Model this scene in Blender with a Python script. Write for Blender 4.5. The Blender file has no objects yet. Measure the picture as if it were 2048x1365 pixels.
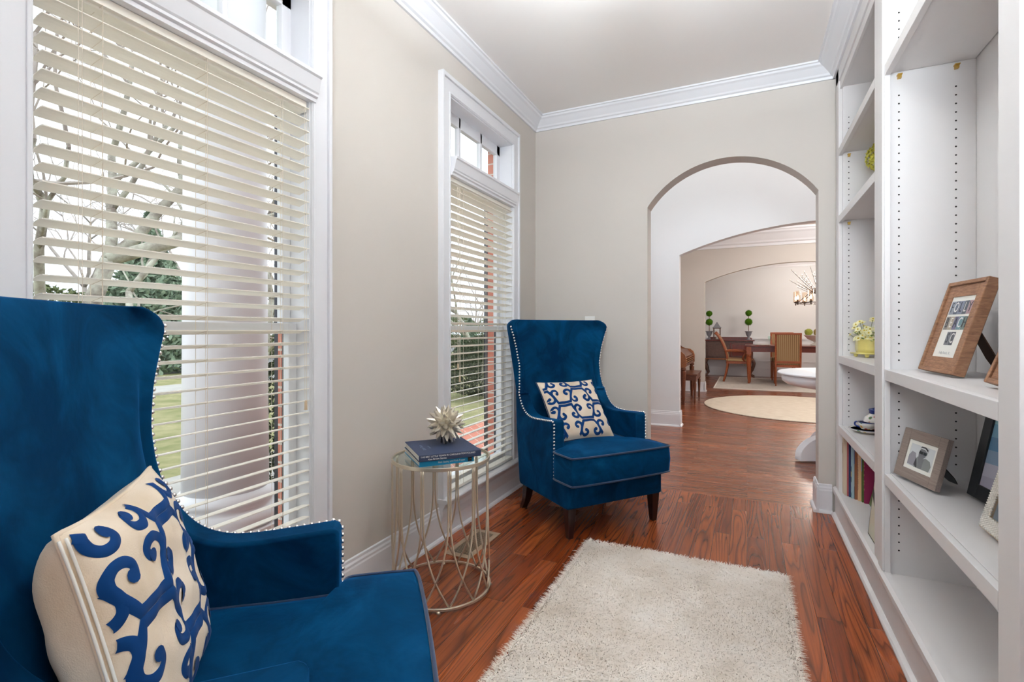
import bpy, bmesh, math, random
from mathutils import Vector, Matrix
from math import sin, cos, pi, radians as RAD
random.seed(7)
C = bpy.context.scene.collection
S = bpy.context.scene
# ------------------------------------------------------------------ camera, world, exposure
EYE = 1.13
cd = bpy.data.cameras.new('camera'); cam = bpy.data.objects.new('camera', cd); C.objects.link(cam)
cam.location = (0, 0, EYE); cam.rotation_euler = (RAD(90), 0, math.atan(470/1005))
cd.sensor_width = 36; cd.lens = 36*1005/2048; cd.shift_y = -22.5/2048; cd.clip_start = .02; cd.clip_end = 300
S.camera = cam
S.view_settings.view_transform = 'Standard'; S.view_settings.look = 'None'
S.view_settings.exposure = 0.74; S.view_settings.gamma = 1; S.view_settings.use_curve_mapping = False
W = bpy.data.worlds.new('world'); S.world = W; W.use_nodes = True
wn = W.node_tree.nodes; wl = W.node_tree.links; bg = wn['Background']
tc = wn.new('ShaderNodeTexCoord'); sp = wn.new('ShaderNodeSeparateXYZ'); cr = wn.new('ShaderNodeValToRGB')
nz = wn.new('ShaderNodeTexNoise'); nz.inputs['Scale'].default_value = 2.5
mxn = wn.new('ShaderNodeMix'); mxn.data_type = 'RGBA'; mxn.inputs[0].default_value = .12
wl.new(tc.outputs['Generated'], sp.inputs[0]); wl.new(sp.outputs['Z'], cr.inputs[0]); wl.new(tc.outputs['Generated'], nz.inputs[0])
cr.color_ramp.elements[0].position = 0.0; cr.color_ramp.elements[0].color = (.80, .86, .97, 1)
cr.color_ramp.elements[1].position = .7; cr.color_ramp.elements[1].color = (.90, .95, 1.0, 1)
wl.new(cr.outputs[0], mxn.inputs[6]); wl.new(nz.outputs['Color'], mxn.inputs[7]); wl.new(cr.outputs[0], bg.inputs[0])
bg.inputs[1].default_value = 1.5
def area(name, loc, rot, sx, sy, power, col=(1, 1, 1), portal=False):
    l = bpy.data.lights.new(name, 'AREA'); l.shape = 'RECTANGLE'; l.size = sx; l.size_y = sy; l.energy = power; l.color = col
    o = bpy.data.objects.new(name, l); C.objects.link(o); o.location = loc; o.rotation_euler = rot
    if portal: l.cycles.is_portal = True
    return o
def point(name, loc, power, col=(1, .93, .84), r=.08):
    l = bpy.data.lights.new(name, 'POINT'); l.energy = power; l.color = col; l.shadow_soft_size = r
    o = bpy.data.objects.new(name, l); C.objects.link(o); o.location = loc; return o
# daylight openings the sky looks in through (Cycles portals, they add no light of their own)
area('window_portal', (-1.72, .985, 1.35), (0, RAD(-90), 0), 2.2, .85, 1, portal=True)
area('window_portal', (-1.72, 2.775, 1.35), (0, RAD(-90), 0), 2.2, .85, 1, portal=True)
area('window_portal', (-.1, -1.73, 1.6), (RAD(90), 0, 0), 1.2, 1.4, 1, portal=True)  # guides sky light through the added rear opening
area('window_portal', (-1.80, 4.95, 3.4), (0, RAD(-90), 0), 3.0, 1.9, 1, portal=True)
LIGHTS = dict(room=37, foyer=62, hall=66, dining=50)
# added fill light behind the camera, aimed forward and slightly up
area('fill_light', (.15, -.9, 1.8), (RAD(180-66), 0, RAD(-8)), .7, .7, 25, (.86, .94, 1)).data.spread = RAD(100)
S.cycles.max_bounces = 16; S.cycles.diffuse_bounces = 8; S.cycles.glossy_bounces = 5; S.cycles.transparent_max_bounces = 16
warm = (1, .96, .92)
# ------------------------------------------------------------------ materials
def lin(r, g, b):
    f = lambda c: (c/255/12.92) if c/255 <= .04045 else ((c/255+.055)/1.055)**2.4
    return (f(r), f(g), f(b), 1)
def mat(name, col, rough=.5, metal=0, spec=.5, sheen=0, coat=0, trans=0, ior=1.45, emit=None, es=0, alpha=1):
    m = bpy.data.materials.new(name); m.use_nodes = True; p = m.node_tree.nodes['Principled BSDF']
    p.inputs['Base Color'].default_value = col; p.inputs['Roughness'].default_value = rough
    p.inputs['Metallic'].default_value = metal; p.inputs['Specular IOR Level'].default_value = spec
    p.inputs['Sheen Weight'].default_value = sheen; p.inputs['Coat Weight'].default_value = coat
    p.inputs['Transmission Weight'].default_value = trans; p.inputs['IOR'].default_value = ior
    if emit: p.inputs['Emission Color'].default_value = emit; p.inputs['Emission Strength'].default_value = es
    return m
def nodes(m): return m.node_tree.nodes, m.node_tree.links, m.node_tree.nodes['Principled BSDF']
def pos(n, l, scale=(1, 1, 1), obj=False, rot=(0, 0, 0)):
    t = n.new('ShaderNodeTexCoord') if obj else n.new('ShaderNodeNewGeometry')
    mp = n.new('ShaderNodeMapping'); mp.inputs['Scale'].default_value = scale; mp.inputs['Rotation'].default_value = rot
    l.new(t.outputs['Object' if obj else 'Position'], mp.inputs[0]); return mp.outputs[0]
def noise(n, l, vec, scale, detail=3, rough=.5, dist=0):
    t = n.new('ShaderNodeTexNoise'); t.inputs['Scale'].default_value = scale; t.inputs['Detail'].default_value = detail
    t.inputs['Roughness'].default_value = rough; t.inputs['Distortion'].default_value = dist; l.new(vec, t.inputs['Vector']); return t.outputs['Fac']
def ramp(n, l, fac, stops):
    r = n.new('ShaderNodeValToRGB'); e = r.color_ramp.elements
    while len(e) < len(stops): e.new(.5)
    for i, (p_, c) in enumerate(stops): e[i].position = p_; e[i].color = c
    l.new(fac, r.inputs[0]); return r.outputs[0]
def bump(n, l, p, h, strength, dist=.01):
    b = n.new('ShaderNodeBump'); b.inputs['Strength'].default_value = strength; b.inputs['Distance'].default_value = dist
    l.new(h, b.inputs['Height']); l.new(b.outputs[0], p.inputs['Normal'])
def mix(n, l, f, a, b, mode='MIX'):
    x = n.new('ShaderNodeMix'); x.data_type = 'RGBA'; x.blend_type = mode
    if isinstance(f, float): x.inputs[0].default_value = f
    else: l.new(f, x.inputs[0])
    for i, v in ((6, a), (7, b)):
        if isinstance(v, tuple): x.inputs[i].default_value = v
        else: l.new(v, x.inputs[i])
    return x.outputs[2]
def painted(name, col, rough=.6, b=.06):
    m = mat(name, col, rough, spec=.35); n, l, p = nodes(m); v = pos(n, l)
    f = noise(n, l, v, 1.3, 2); l.new(ramp(n, l, f, [(.3, tuple(c*.97 for c in col[:3])+(1,)), (.7, col)]), p.inputs['Base Color'])
    bump(n, l, p, noise(n, l, v, 160, 2), b, .002); return m
M = {}
M['wall'] = painted('beige_wall_paint', lin(204, 198, 191), .75)
M['foyer'] = painted('pale_wall_paint', lin(226, 228, 230), .75)
M['ceil'] = painted('ceiling_paint', lin(244, 241, 238), .85)
M['trim'] = painted('white_trim_gloss', lin(229, 230, 234), .35, .02)
M['shelf'] = painted('white_cabinet_paint', lin(224, 222, 222), .38, .03)
M['blind'] = mat('cream_blind_slat', lin(242, 238, 228), .45)
nn, ll, pp = nodes(M['blind']); pp.inputs['Subsurface Weight'].default_value = 0
M['cord'] = mat('cream_cord', lin(226, 216, 200), .8)
M['hole'] = mat('dark_hole', lin(40, 38, 36), .9)
def glass(name, tint=(.97, .99, .98, 1)):
    m = bpy.data.materials.new(name); m.use_nodes = True; n = m.node_tree.nodes; l = m.node_tree.links
    for x in list(n): n.remove(x)
    o = n.new('ShaderNodeOutputMaterial'); t = n.new('ShaderNodeBsdfTransparent'); t.inputs[0].default_value = tint
    g = n.new('ShaderNodeBsdfGlossy'); g.inputs['Roughness'].default_value = .02; mx = n.new('ShaderNodeMixShader')
    fr = n.new('ShaderNodeFresnel'); fr.inputs[0].default_value = 1.35; ge = n.new('ShaderNodeNewGeometry'); iv = n.new('ShaderNodeMath'); iv.operation = 'SUBTRACT'; iv.inputs[0].default_value = 1; l.new(ge.outputs['Backfacing'], iv.inputs[1])
    mu = n.new('ShaderNodeMath'); mu.operation = 'MULTIPLY'; l.new(fr.outputs[0], mu.inputs[0]); l.new(iv.outputs[0], mu.inputs[1]); l.new(mu.outputs[0], mx.inputs[0]); l.new(t.outputs[0], mx.inputs[1]); l.new(g.outputs[0], mx.inputs[2]); l.new(mx.outputs[0], o.inputs[0]); return m
M['glass'] = glass('window_glass'); M['tglass'] = glass('table_glass', (.90, .96, .94, 1))
def floor_mat(name, along_y):
    m = mat(name, lin(110, 55, 35), .27, spec=.5); n, l, p = nodes(m)
    g = n.new('ShaderNodeNewGeometry'); sx = n.new('ShaderNodeSeparateXYZ'); l.new(g.outputs['Position'], sx.inputs[0])
    cb = n.new('ShaderNodeCombineXYZ')
    l.new(sx.outputs['Y' if along_y else 'X'], cb.inputs[0]); l.new(sx.outputs['X' if along_y else 'Y'], cb.inputs[1])
    br = n.new('ShaderNodeTexBrick'); l.new(cb.outputs[0], br.inputs['Vector'])
    br.inputs['Color1'].default_value = (0, 0, 0, 1); br.inputs['Color2'].default_value = (1, 1, 1, 1); br.inputs['Mortar'].default_value = (.5, .5, .5, 1)
    br.inputs['Scale'].default_value = 1; br.inputs['Brick Width'].default_value = 1.15; br.inputs['Row Height'].default_value = .083
    br.inputs['Mortar Size'].default_value = .0009; br.offset = .37; br.offset_frequency = 2; br.squash = 1
    sc = n.new('ShaderNodeVectorMath'); sc.operation = 'SCALE'; sc.inputs['Scale'].default_value = 9.0
    l.new(br.outputs['Color'], sc.inputs[0])
    ad = n.new('ShaderNodeVectorMath'); ad.operation = 'ADD'; l.new(cb.outputs[0], ad.inputs[0]); l.new(sc.outputs[0], ad.inputs[1])
    mp = n.new('ShaderNodeMapping'); mp.inputs['Scale'].default_value = (.55, 8.0, 1); l.new(ad.outputs[0], mp.inputs[0])
    n1 = noise(n, l, mp.outputs[0], 1.15, 1.5, .45, .25)
    mu = n.new('ShaderNodeMath'); mu.operation = 'MULTIPLY'; mu.inputs[1].default_value = 15.0; l.new(n1, mu.inputs[0])
    fr = n.new('ShaderNodeMath'); fr.operation = 'FRACT'; l.new(mu.outputs[0], fr.inputs[0])
    rings = ramp(n, l, fr.outputs[0], [(0, (.25, .25, .25, 1)), (.16, (.62, .62, .62, 1)), (.45, (1, 1, 1, 1)), (.9, (.85, .85, .85, 1)), (1, (.25, .25, .25, 1))])
    mp2 = n.new('ShaderNodeMapping'); mp2.inputs['Scale'].default_value = (4, 230, 1); l.new(ad.outputs[0], mp2.inputs[0])
    pores = ramp(n, l, noise(n, l, mp2.outputs[0], 1, 2), [(.36, (.35, .35, .35, 1)), (.52, (1, 1, 1, 1))])
    a, b_ = (lin(126, 58, 26), lin(172, 92, 48)) if along_y else (lin(126, 68, 40), lin(160, 94, 58))
    base = mix(n, l, br.outputs['Color'], a, b_)
    dark = lin(70, 32, 18) if along_y else lin(84, 45, 30)
    c1 = mix(n, l, rings, dark, base); c2 = mix(n, l, .35 if along_y else .25, c1, pores, 'MULTIPLY')
    big = ramp(n, l, noise(n, l, g.outputs['Position'], .9, 2), [(.3, (.82, .80, .80, 1)), (.7, (1.08, 1.02, 1, 1))])
    c3 = mix(n, l, 1.0, c2, big, 'MULTIPLY')
    c4 = mix(n, l, br.outputs['Fac'], c3, lin(40, 18, 12)); l.new(c4, p.inputs['Base Color'])
    rr = n.new('ShaderNodeMapRange'); rr.inputs['To Min'].default_value = .2; rr.inputs['To Max'].default_value = .33
    l.new(n1, rr.inputs[0]); l.new(rr.outputs[0], p.inputs['Roughness'])
    p.inputs['Coat Weight'].default_value = .12; p.inputs['Coat Roughness'].default_value = .14; p.inputs['Specular IOR Level'].default_value = .38
    bump(n, l, p, pores, .12, .002); return m
M['floor'] = floor_mat('red_oak_boards', True); M['floor2'] = floor_mat('oak_boards_crosswise', False)
def velvet():
    m = mat('blue_velvet', lin(14, 62, 100), .8, spec=.05, sheen=.75); n, l, p = nodes(m)
    v = pos(n, l, obj=True); f = noise(n, l, v, 4.5, 4, .6, 1.0)
    l.new(ramp(n, l, f, [(.34, lin(0, 36, 66)), (.52, lin(1, 51, 86)), (.70, lin(7, 66, 106))]), p.inputs['Base Color'])
    p.inputs['Sheen Weight'].default_value = .45; p.inputs['Sheen Tint'].default_value = lin(30, 130, 215); p.inputs['Sheen Roughness'].default_value = .35
    f2 = mix(n, l, .72, noise(n, l, v, 60, 3), noise(n, l, v, 7, 3, .55, 1.5))
    bump(n, l, p, f2, .2, .008); return m
M['velvet'] = velvet(); M['velvet_dark'] = mat('blue_velvet_piping', lin(4, 38, 74), .7, sheen=.3)
def linen():
    m = mat('cream_linen', lin(226, 208, 184), .9, spec=.2, sheen=.2); n, l, p = nodes(m); v = pos(n, l, obj=True)
    l.new(ramp(n, l, noise(n, l, v, 7, 3), [(.35, lin(214, 194, 168)), (.65, lin(232, 216, 196))]), p.inputs['Base Color'])
    bump(n, l, p, noise(n, l, v, 420, 2), .35, .002); return m
M['linen'] = linen()
M['applique'] = mat('blue_applique', lin(2, 52, 106), .85, sheen=.05, spec=.15)
M['espresso'] = mat('espresso_wood', lin(36, 14, 12), .38, coat=.1)
M['nail'] = mat('nickel_nail', (.86, .84, .82, 1), .25, 1)
M['champagne'] = mat('champagne_metal', lin(216, 204, 184), .3, .75)
M['urchin'] = mat('silver_leaf', lin(212, 204, 188), .32, .75)
M['steel'] = mat('dark_steel', lin(60, 60, 66), .4, .5)
def wood(name, c1, c2, rough=.45, scale=(1, 1, 1)):
    m = mat(name, c1, rough); n, l, p = nodes(m); v = pos(n, l, scale, obj=True)
    f = noise(n, l, v, 9, 5, .6, .8); l.new(ramp(n, l, f, [(.3, c1), (.7, c2)]), p.inputs['Base Color']); bump(n, l, p, f, .15, .003); return m
M['rustic'] = wood('rustic_brown_wood', lin(112, 76, 54), lin(160, 118, 88), .6, (3, 3, 18))
M['greywood'] = wood('grey_brown_wood', lin(120, 105, 98), lin(146, 131, 122), .55, (1, 30, 30))
M['mahog'] = wood('mahogany', lin(84, 30, 22), lin(122, 50, 34), .28, (14, 3, 3))
M['oakchair'] = wood('red_brown_chair_wood', lin(134, 66, 36), lin(168, 92, 54), .35, (3, 3, 9))
M['walnut'] = wood('dark_walnut', lin(74, 52, 46), lin(112, 82, 70), .35, (2, 2, 9))
M['honey'] = wood('honey_brown_wood', lin(120, 68, 34), lin(160, 98, 54), .35, (3, 3, 9))
M['brown'] = wood('piano_brown_wood', lin(84, 44, 26), lin(118, 66, 42), .3, (3, 3, 9))
M['black'] = mat('black_frame', lin(30, 31, 34), .4); M['blackvel'] = mat('black_velvet', lin(8, 8, 9), .95, sheen=.2)
M['card'] = mat('brown_backing', lin(74, 50, 34), .85); M['mat_board'] = mat('white_mat_board', lin(232, 231, 224), .8)
M['gold'] = mat('pale_gold', lin(206, 184, 156), .35, .6); M['brass'] = mat('brass', lin(200, 164, 84), .35, .8)
M['white'] = mat('white_lacquer', lin(236, 240, 246), .3); M['ceramic'] = mat('white_ceramic', lin(240, 236, 228), .25, coat=.5)
M['plate'] = mat('white_plastic', lin(238, 236, 232), .4)
def col(name, r, g, b, rough=.6, **k):
    if name not in M: M[name] = mat(name, lin(r, g, b), rough, **k)
    return M[name]
def shag():
    m = mat('ivory_shag', lin(228, 216, 202), .9, sheen=.3, spec=.2); n, l, p = nodes(m); v = pos(n, l)
    f = noise(n, l, v, 5, 4, .65); l.new(ramp(n, l, f, [(.3, lin(236, 226, 214)), (.55, lin(250, 243, 235)), (.8, lin(253, 250, 246))]), p.inputs['Base Color']); return m
def translucent(m, f):
    n, l, q = nodes(m); o = n['Material Output']; t = n.new('ShaderNodeBsdfTranslucent'); x = n.new('ShaderNodeMixShader'); x.inputs[0].default_value = f
    if q.inputs['Base Color'].links: l.new(q.inputs['Base Color'].links[0].from_socket, t.inputs[0])
    l.new(q.outputs[0], x.inputs[1]); l.new(t.outputs[0], x.inputs[2]); l.new(x.outputs[0], o.inputs[0])
M['shag'] = shag()
def rugmat(name, a, b, sc):
    m = mat(name, a, .95, spec=.1); n, l, p = nodes(m); v = pos(n, l, (1, 6, 1))
    f = noise(n, l, v, sc, 4); l.new(ramp(n, l, f, [(.35, a), (.65, b)]), p.inputs['Base Color']); bump(n, l, p, f, .3, .01); return m
M['rug_round'] = rugmat('ivory_weave', lin(206, 193, 174), lin(226, 216, 200), 9); M['rug_dining'] = rugmat('silver_weave', lin(180, 174, 168), lin(214, 208, 200), 14)
def stripes():
    m = mat('striped_upholstery', lin(150, 120, 84), .8); n, l, p = nodes(m)
    t = n.new('ShaderNodeTexCoord'); w = n.new('ShaderNodeTexWave'); w.wave_type = 'BANDS'; w.bands_direction = 'X'; w.inputs['Scale'].default_value = 9
    w.inputs['Distortion'].default_value = 0; l.new(t.outputs['Object'], w.inputs['Vector'])
    l.new(ramp(n, l, w.outputs['Fac'], [(.1, lin(112, 84, 54)), (.45, lin(176, 148, 108)), (.7, lin(150, 96, 66)), (.95, lin(186, 162, 120))]), p.inputs['Base Color']); return m
M['stripe'] = stripes()
def brick():
    m = mat('red_brick', lin(190, 110, 90), .85); n, l, p = nodes(m)
    g = n.new('ShaderNodeNewGeometry'); s_ = n.new('ShaderNodeSeparateXYZ'); l.new(g.outputs['Position'], s_.inputs[0])
    ad = n.new('ShaderNodeMath'); ad.operation = 'ADD'; l.new(s_.outputs['X'], ad.inputs[0]); l.new(s_.outputs['Y'], ad.inputs[1])
    cb = n.new('ShaderNodeCombineXYZ'); l.new(ad.outputs[0], cb.inputs[0]); l.new(s_.outputs['Z'], cb.inputs[1])
    br = n.new('ShaderNodeTexBrick'); l.new(cb.outputs[0], br.inputs['Vector']); br.inputs['Scale'].default_value = 1
    br.inputs['Brick Width'].default_value = .2; br.inputs['Row Height'].default_value = .075; br.inputs['Mortar Size'].default_value = .005
    br.inputs['Color1'].default_value = lin(190, 112, 92); br.inputs['Color2'].default_value = lin(210, 136, 114); br.inputs['Mortar'].default_value = lin(214, 200, 188)
    l.new(br.outputs['Color'], p.inputs['Base Color']); return m
M['brick'] = brick()
def ground(name, a, b, sc):
    m = mat(name, a, .95, spec=.1); n, l, p = nodes(m); v = pos(n, l)
    f = noise(n, l, v, sc, 6, .65); l.new(ramp(n, l, f, [(.35, a), (.65, b)]), p.inputs['Base Color']); return m
M['lawn'] = ground('winter_lawn', lin(122, 126, 84), lin(164, 156, 120), 2.2); M['concrete'] = ground('pale_concrete', lin(168, 164, 160), lin(182, 180, 176), 3)
M['mulch'] = ground('leaf_litter', lin(104, 92, 82), lin(140, 122, 106), 6); M['road'] = ground('grey_road', lin(132, 130, 130), lin(146, 144, 144), 3)
M['bark'] = ground('lichen_bark', lin(124, 114, 106), lin(184, 182, 168), 5); M['twig'] = ground('bare_twig', lin(156, 146, 140), lin(182, 172, 164), 3)
M['evergreen'] = ground('evergreen_leaf', lin(98, 118, 100), lin(150, 164, 140), 9); M['shrub'] = ground('shrub_leaf', lin(70, 84, 60), lin(134, 140, 100), 16)
M['hedge'] = ground('dark_hedge', lin(34, 42, 34), lin(80, 88, 62), 12)
M['topiary'] = ground('topiary_green', lin(52, 96, 20), lin(92, 140, 36), 60); M['urn'] = mat('grey_urn', lin(132, 134, 142), .6)
# ------------------------------------------------------------------ builders
def link(name, bm, m, parent=None, smooth=False, bevel=0, sub=0, seg=2, kind=None):
    bmesh.ops.recalc_face_normals(bm, faces=bm.faces[:])
    me = bpy.data.meshes.new(name); bm.to_mesh(me); bm.free()
    o = bpy.data.objects.new(name, me); C.objects.link(o)
    for x in (m if isinstance(m, (list, tuple)) else [m]): me.materials.append(x)
    if smooth: me.polygons.foreach_set('use_smooth', [True]*len(me.polygons))
    if bevel:
        b = o.modifiers.new('bevel', 'BEVEL'); b.width = bevel; b.segments = seg; b.limit_method = 'ANGLE'; b.angle_limit = RAD(40)
        me.polygons.foreach_set('use_smooth', [True]*len(me.polygons))
        b.harden_normals = True
    if sub: s_ = o.modifiers.new('sub', 'SUBSURF'); s_.levels = sub; s_.render_levels = sub
    if parent: o.parent = parent
    if kind: o['kind'] = kind
    return o
def B(): return bmesh.new()
def box(bm, x0, x1, y0, y1, z0, z1, mi=0, T=None):
    vs = [bm.verts.new((x, y, z)) for x in (x0, x1) for y in (y0, y1) for z in (z0, z1)]
    if T is not None:
        for v in vs: v.co = T @ v.co
    for q in ((0, 1, 3, 2), (4, 6, 7, 5), (0, 4, 5, 1), (2, 3, 7, 6), (0, 2, 6, 4), (1, 5, 7, 3)):
        f = bm.faces.new([vs[i] for i in q]); f.material_index = mi
    return bm
def loft(bm, rings, closed=True, caps=True, mi=0):
    R_ = [[bm.verts.new(p) for p in r] for r in rings]; n = len(R_[0])
    for a, b in zip(R_, R_[1:]):
        for i in range(n if closed else n-1):
            f = bm.faces.new((a[i], a[(i+1) % n], b[(i+1) % n], b[i])); f.material_index = mi
    if caps and n > 2:
        for r in (R_[0], R_[-1]):
            try: f = bm.faces.new(r); f.material_index = mi
            except ValueError: pass
    return R_
def tube(bm, pts, r, seg=8, mi=0, closed=False):
    pts = [Vector(p) for p in pts]; n = len(pts); rs = r if isinstance(r, (list, tuple)) else [r]*n
    tans = []
    for i in range(n):
        a = pts[(i-1) % n] if (closed or i > 0) else pts[i]; b = pts[(i+1) % n] if (closed or i < n-1) else pts[i]
        tans.append((b-a).normalized())
    up = Vector((0, 0, 1)) if abs(tans[0].z) < .9 else Vector((1, 0, 0))
    N = (up - tans[0]*up.dot(tans[0])).normalized(); rings = []
    for i in range(n):
        t = tans[i]; N = (N - t*N.dot(t)).normalized(); Bn = t.cross(N)
        rings.append([pts[i] + (N*cos(2*pi*k/seg)+Bn*sin(2*pi*k/seg))*rs[i] for k in range(seg)])
    if closed:
        R_ = loft(bm, rings, caps=False, mi=mi); a, b = R_[-1], R_[0]
        best = min(range(seg), key=lambda k: (a[0].co-b[k].co).length)
        for i in range(seg):
            f = bm.faces.new((a[i], a[(i+1) % seg], b[(i+1+best) % seg], b[(i+best) % seg])); f.material_index = mi
    else: loft(bm, rings, mi=mi)
    return bm
def lathe(bm, prof, c=(0, 0, 0), seg=24, mi=0, T=None):
    rings = []
    for r, z in prof:
        ring = [Vector((c[0]+r*cos(2*pi*k/seg), c[1]+r*sin(2*pi*k/seg), c[2]+z)) for k in range(seg)]
        rings.append([T @ p for p in ring] if T is not None else ring)
    loft(bm, rings, mi=mi); return bm
def ball(bm, c, r, seg=10, rings=7, sz=1, mi=0):
    lathe(bm, [(max(1e-4, r*sin(pi*i/rings)), -r*sz*cos(pi*i/rings)) for i in range(rings+1)], c, seg, mi); return bm
def prism(bm, poly, a0, a1, axis='x', mi=0, T=None):
    """poly of (p, q) extruded along an axis: x -> (a,p,q), y -> (p,a,q), z -> (p,q,a)"""
    def mk(a, p, q):
        v = Vector({'x': (a, p, q), 'y': (p, a, q), 'z': (p, q, a)}[axis]); return T @ v if T is not None else v
    r0 = [bm.verts.new(mk(a0, p, q)) for p, q in poly]; r1 = [bm.verts.new(mk(a1, p, q)) for p, q in poly]; n = len(poly)
    for i in range(n):
        f = bm.faces.new((r0[i], r0[(i+1) % n], r1[(i+1) % n], r1[i])); f.material_index = mi
    for r in (r0, r1):
        f = bm.faces.new(r); f.material_index = mi
    return bm
def spline(pts, n=6, closed=False):
    out = []; P = [Vector(p) for p in pts]; m = len(P)
    for i in range(m if closed else m-1):
        g = (lambda k: P[k % m]) if closed else (lambda k: P[max(0, min(m-1, k))])
        p0, p1, p2, p3 = g(i-1), g(i), g(i+1), g(i+2)
        for k in range(n):
            t = k/n; out.append(.5*((2*p1)+(p2-p0)*t+(2*p0-5*p1+4*p2-p3)*t*t+(3*p1-p0-3*p2+p3)*t**3))
    if not closed: out.append(P[-1])
    return out
def thing(name, label, cat, loc=(0, 0, 0), rotz=0, group=None):
    o = bpy.data.objects.new(name, None); C.objects.link(o); o.location = loc; o.rotation_euler = (0, 0, rotz)
    o.empty_display_size = .1; o['label'] = label; o['category'] = cat
    if group: o['group'] = group
    return o
def tag(o, label, cat, group=None, kind=None):
    o['label'] = label; o['category'] = cat
    if group: o['group'] = group
    if kind: o['kind'] = kind
    return o
def struct(name, loc=(0, 0, 0)):
    o = bpy.data.objects.new(name, None); C.objects.link(o); o['kind'] = 'structure'; o.location = loc; return o
def st(name, bm, m, **k): return link(name, bm, m, kind='structure', **k)
def text(name, s, size, m, parent, mtx, align='CENTER', ext=.0002, sx=1):
    cu = bpy.data.curves.new(name, 'FONT'); cu.body = s; cu.size = size; cu.align_x = align; cu.align_y = 'CENTER'; cu.extrude = ext
    t = bpy.data.objects.new('tmp', cu); C.objects.link(t)
    me = bpy.data.meshes.new_from_object(t.evaluated_get(bpy.context.evaluated_depsgraph_get()))
    bpy.data.objects.remove(t); bpy.data.curves.remove(cu)
    for v in me.vertices: v.co.x *= sx
    me.transform(mtx); me.materials.clear(); me.materials.append(m)
    o = bpy.data.objects.new(name, me); C.objects.link(o); o.parent = parent; return o
# ------------------------------------------------------------------ room shell
XL, XR, YF, YB, ZC = -1.50, .80, 3.64, -1.6, 2.765
WY = [(.578, 1.39), (2.365, 3.185)]; WZ0, WZ1 = .215, 2.425
def arch_wall(name, x0, x1, y0, y1, ztop, ax0, ax1, spring, rise, m):
    bm = B(); box(bm, x0, ax0, y0, y1, 0, ztop); box(bm, ax1, x1, y0, y1, 0, ztop)
    h = (ax1-ax0)/2; R_ = (h*h+rise*rise)/(2*rise); cx = (ax0+ax1)/2; N = 40; rings = []
    for i in range(N+1):
        x = ax0+(ax1-ax0)*i/N; z = spring + rise - R_ + math.sqrt(R_*R_-(x-cx)**2)
        rings.append([(x, y0, z), (x, y1, z), (x, y1, ztop), (x, y0, ztop)])
    loft(bm, rings, caps=False); return st(name, bm, m)
bm = B(); box(bm, -1.70, XR+.1, YB-.1, 3.68, -.1, 0); st('floor', bm, M['floor'])
bm = B(); box(bm, -1.78, 4.6, 3.68, 14, -.1, 0); st('floor', bm, M['floor2'])
bm = B(); box(bm, -1.7, XR+.2, YB-.1, YF+.05, ZC, ZC+.1); st('ceiling', bm, M['ceil'])
bm = B()   # window wall around two openings
ys = [YB] + [v for w in WY for v in w] + [YF]
for a, b in ((ys[0], ys[1]), (ys[2], ys[3]), (ys[4], ys[5])): box(bm, -1.60, XL, a, b, 0, ZC)
for a, b in WY: box(bm, -1.60, XL, a, b, 0, WZ0); box(bm, -1.60, XL, a, b, WZ1, ZC)
st('wall_left', bm, M['wall'])
bm = B()   # brick face outside
for a, b in ((ys[0], ys[1]-.035), (ys[2]+.035, ys[3]-.035), (ys[4]+.035, 3.72)): box(bm, -1.70, -1.601, a, b, -.3, ZC+.1)
for a, b in WY: box(bm, -1.70, -1.601, a-.035, b+.035, -.3, WZ0-.03); box(bm, -1.70, -1.601, a-.035, b+.035, WZ1+.04, ZC+.1)
st('wall_left_outside', bm, M['brick'])
bm = B(); box(bm, XR, XR+.12, YB, YF, 0, ZC); st('wall_right', bm, M['wall'])
bm = B()   # unseen rear wall; opening added behind the camera to let sky light in
box(bm, -1.66, -.7, YB-.12, YB, 0, ZC); box(bm, .5, XR+.1, YB-.12, YB, 0, ZC); box(bm, -.7, .5, YB-.12, YB, 0, .9); box(bm, -.7, .5, YB-.12, YB, 2.3, ZC)
st('wall_back', bm, M['wall'])
arch_wall('wall_far', -1.66, XR+.1, YF, 3.78, ZC+.1, -.64, .403, 2.0, .28, M['wall'])
# foyer, hall and dining room shells
arch_wall('wall_foyer', -1.78, 4.6, 6.13, 6.26, 5.3, -.715, 2.22, 2.0, .28, M['foyer'])
arch_wall('wall_hall', -1.78, 4.6, 9.80, 9.93, 3.2, -.70, 2.24, 2.0, .29, M['wall'])
bm = B(); box(bm, -1.78, 4.6, 13.55, 13.67, 0, 3.2); st('wall_dining', bm, M['foyer'])
bm = B(); box(bm, -1.78, 4.6, 3.78, 6.13, 5.2, 5.3); st('ceiling', bm, M['ceil'])
bm = B(); box(bm, -1.78, 4.6, 6.26, 9.8, 2.86, 2.96); st('ceiling', bm, M['ceil'])
bm = B(); box(bm, -1.78, 4.6, 9.93, 13.6, 2.86, 2.96); st('ceiling', bm, M['ceil'])
bm = B(); box(bm, -1.78, -1.66, 3.66, 4.1, 0, 5.3); box(bm, -1.78, -1.66, 5.8, 6.2, 0, 5.3); box(bm, -1.78, -1.66, 4.1, 5.8, 0, 1.9); box(bm, -1.78, -1.66, 4.1, 5.8, 4.9, 5.3)
st('wall_foyer_left', bm, M['foyer'])
bm = B(); box(bm, -1.78, -1.66, 6.2, 13.6, 0, 3); st('wall_dining_left', bm, M['foyer'])
bm = B(); box(bm, 4.5, 4.6, 3.7, 14, 0, 5.3); st('wall_foyer_right', bm, M['foyer'])
bm = B(); box(bm, XR+.1, 4.6, 3.66, 3.78, 0, 5.3); box(bm, -1.66, XR+.1, 3.70, 3.78, ZC+.1, 5.3); st('wall_foyer_near', bm, M['foyer'])
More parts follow.
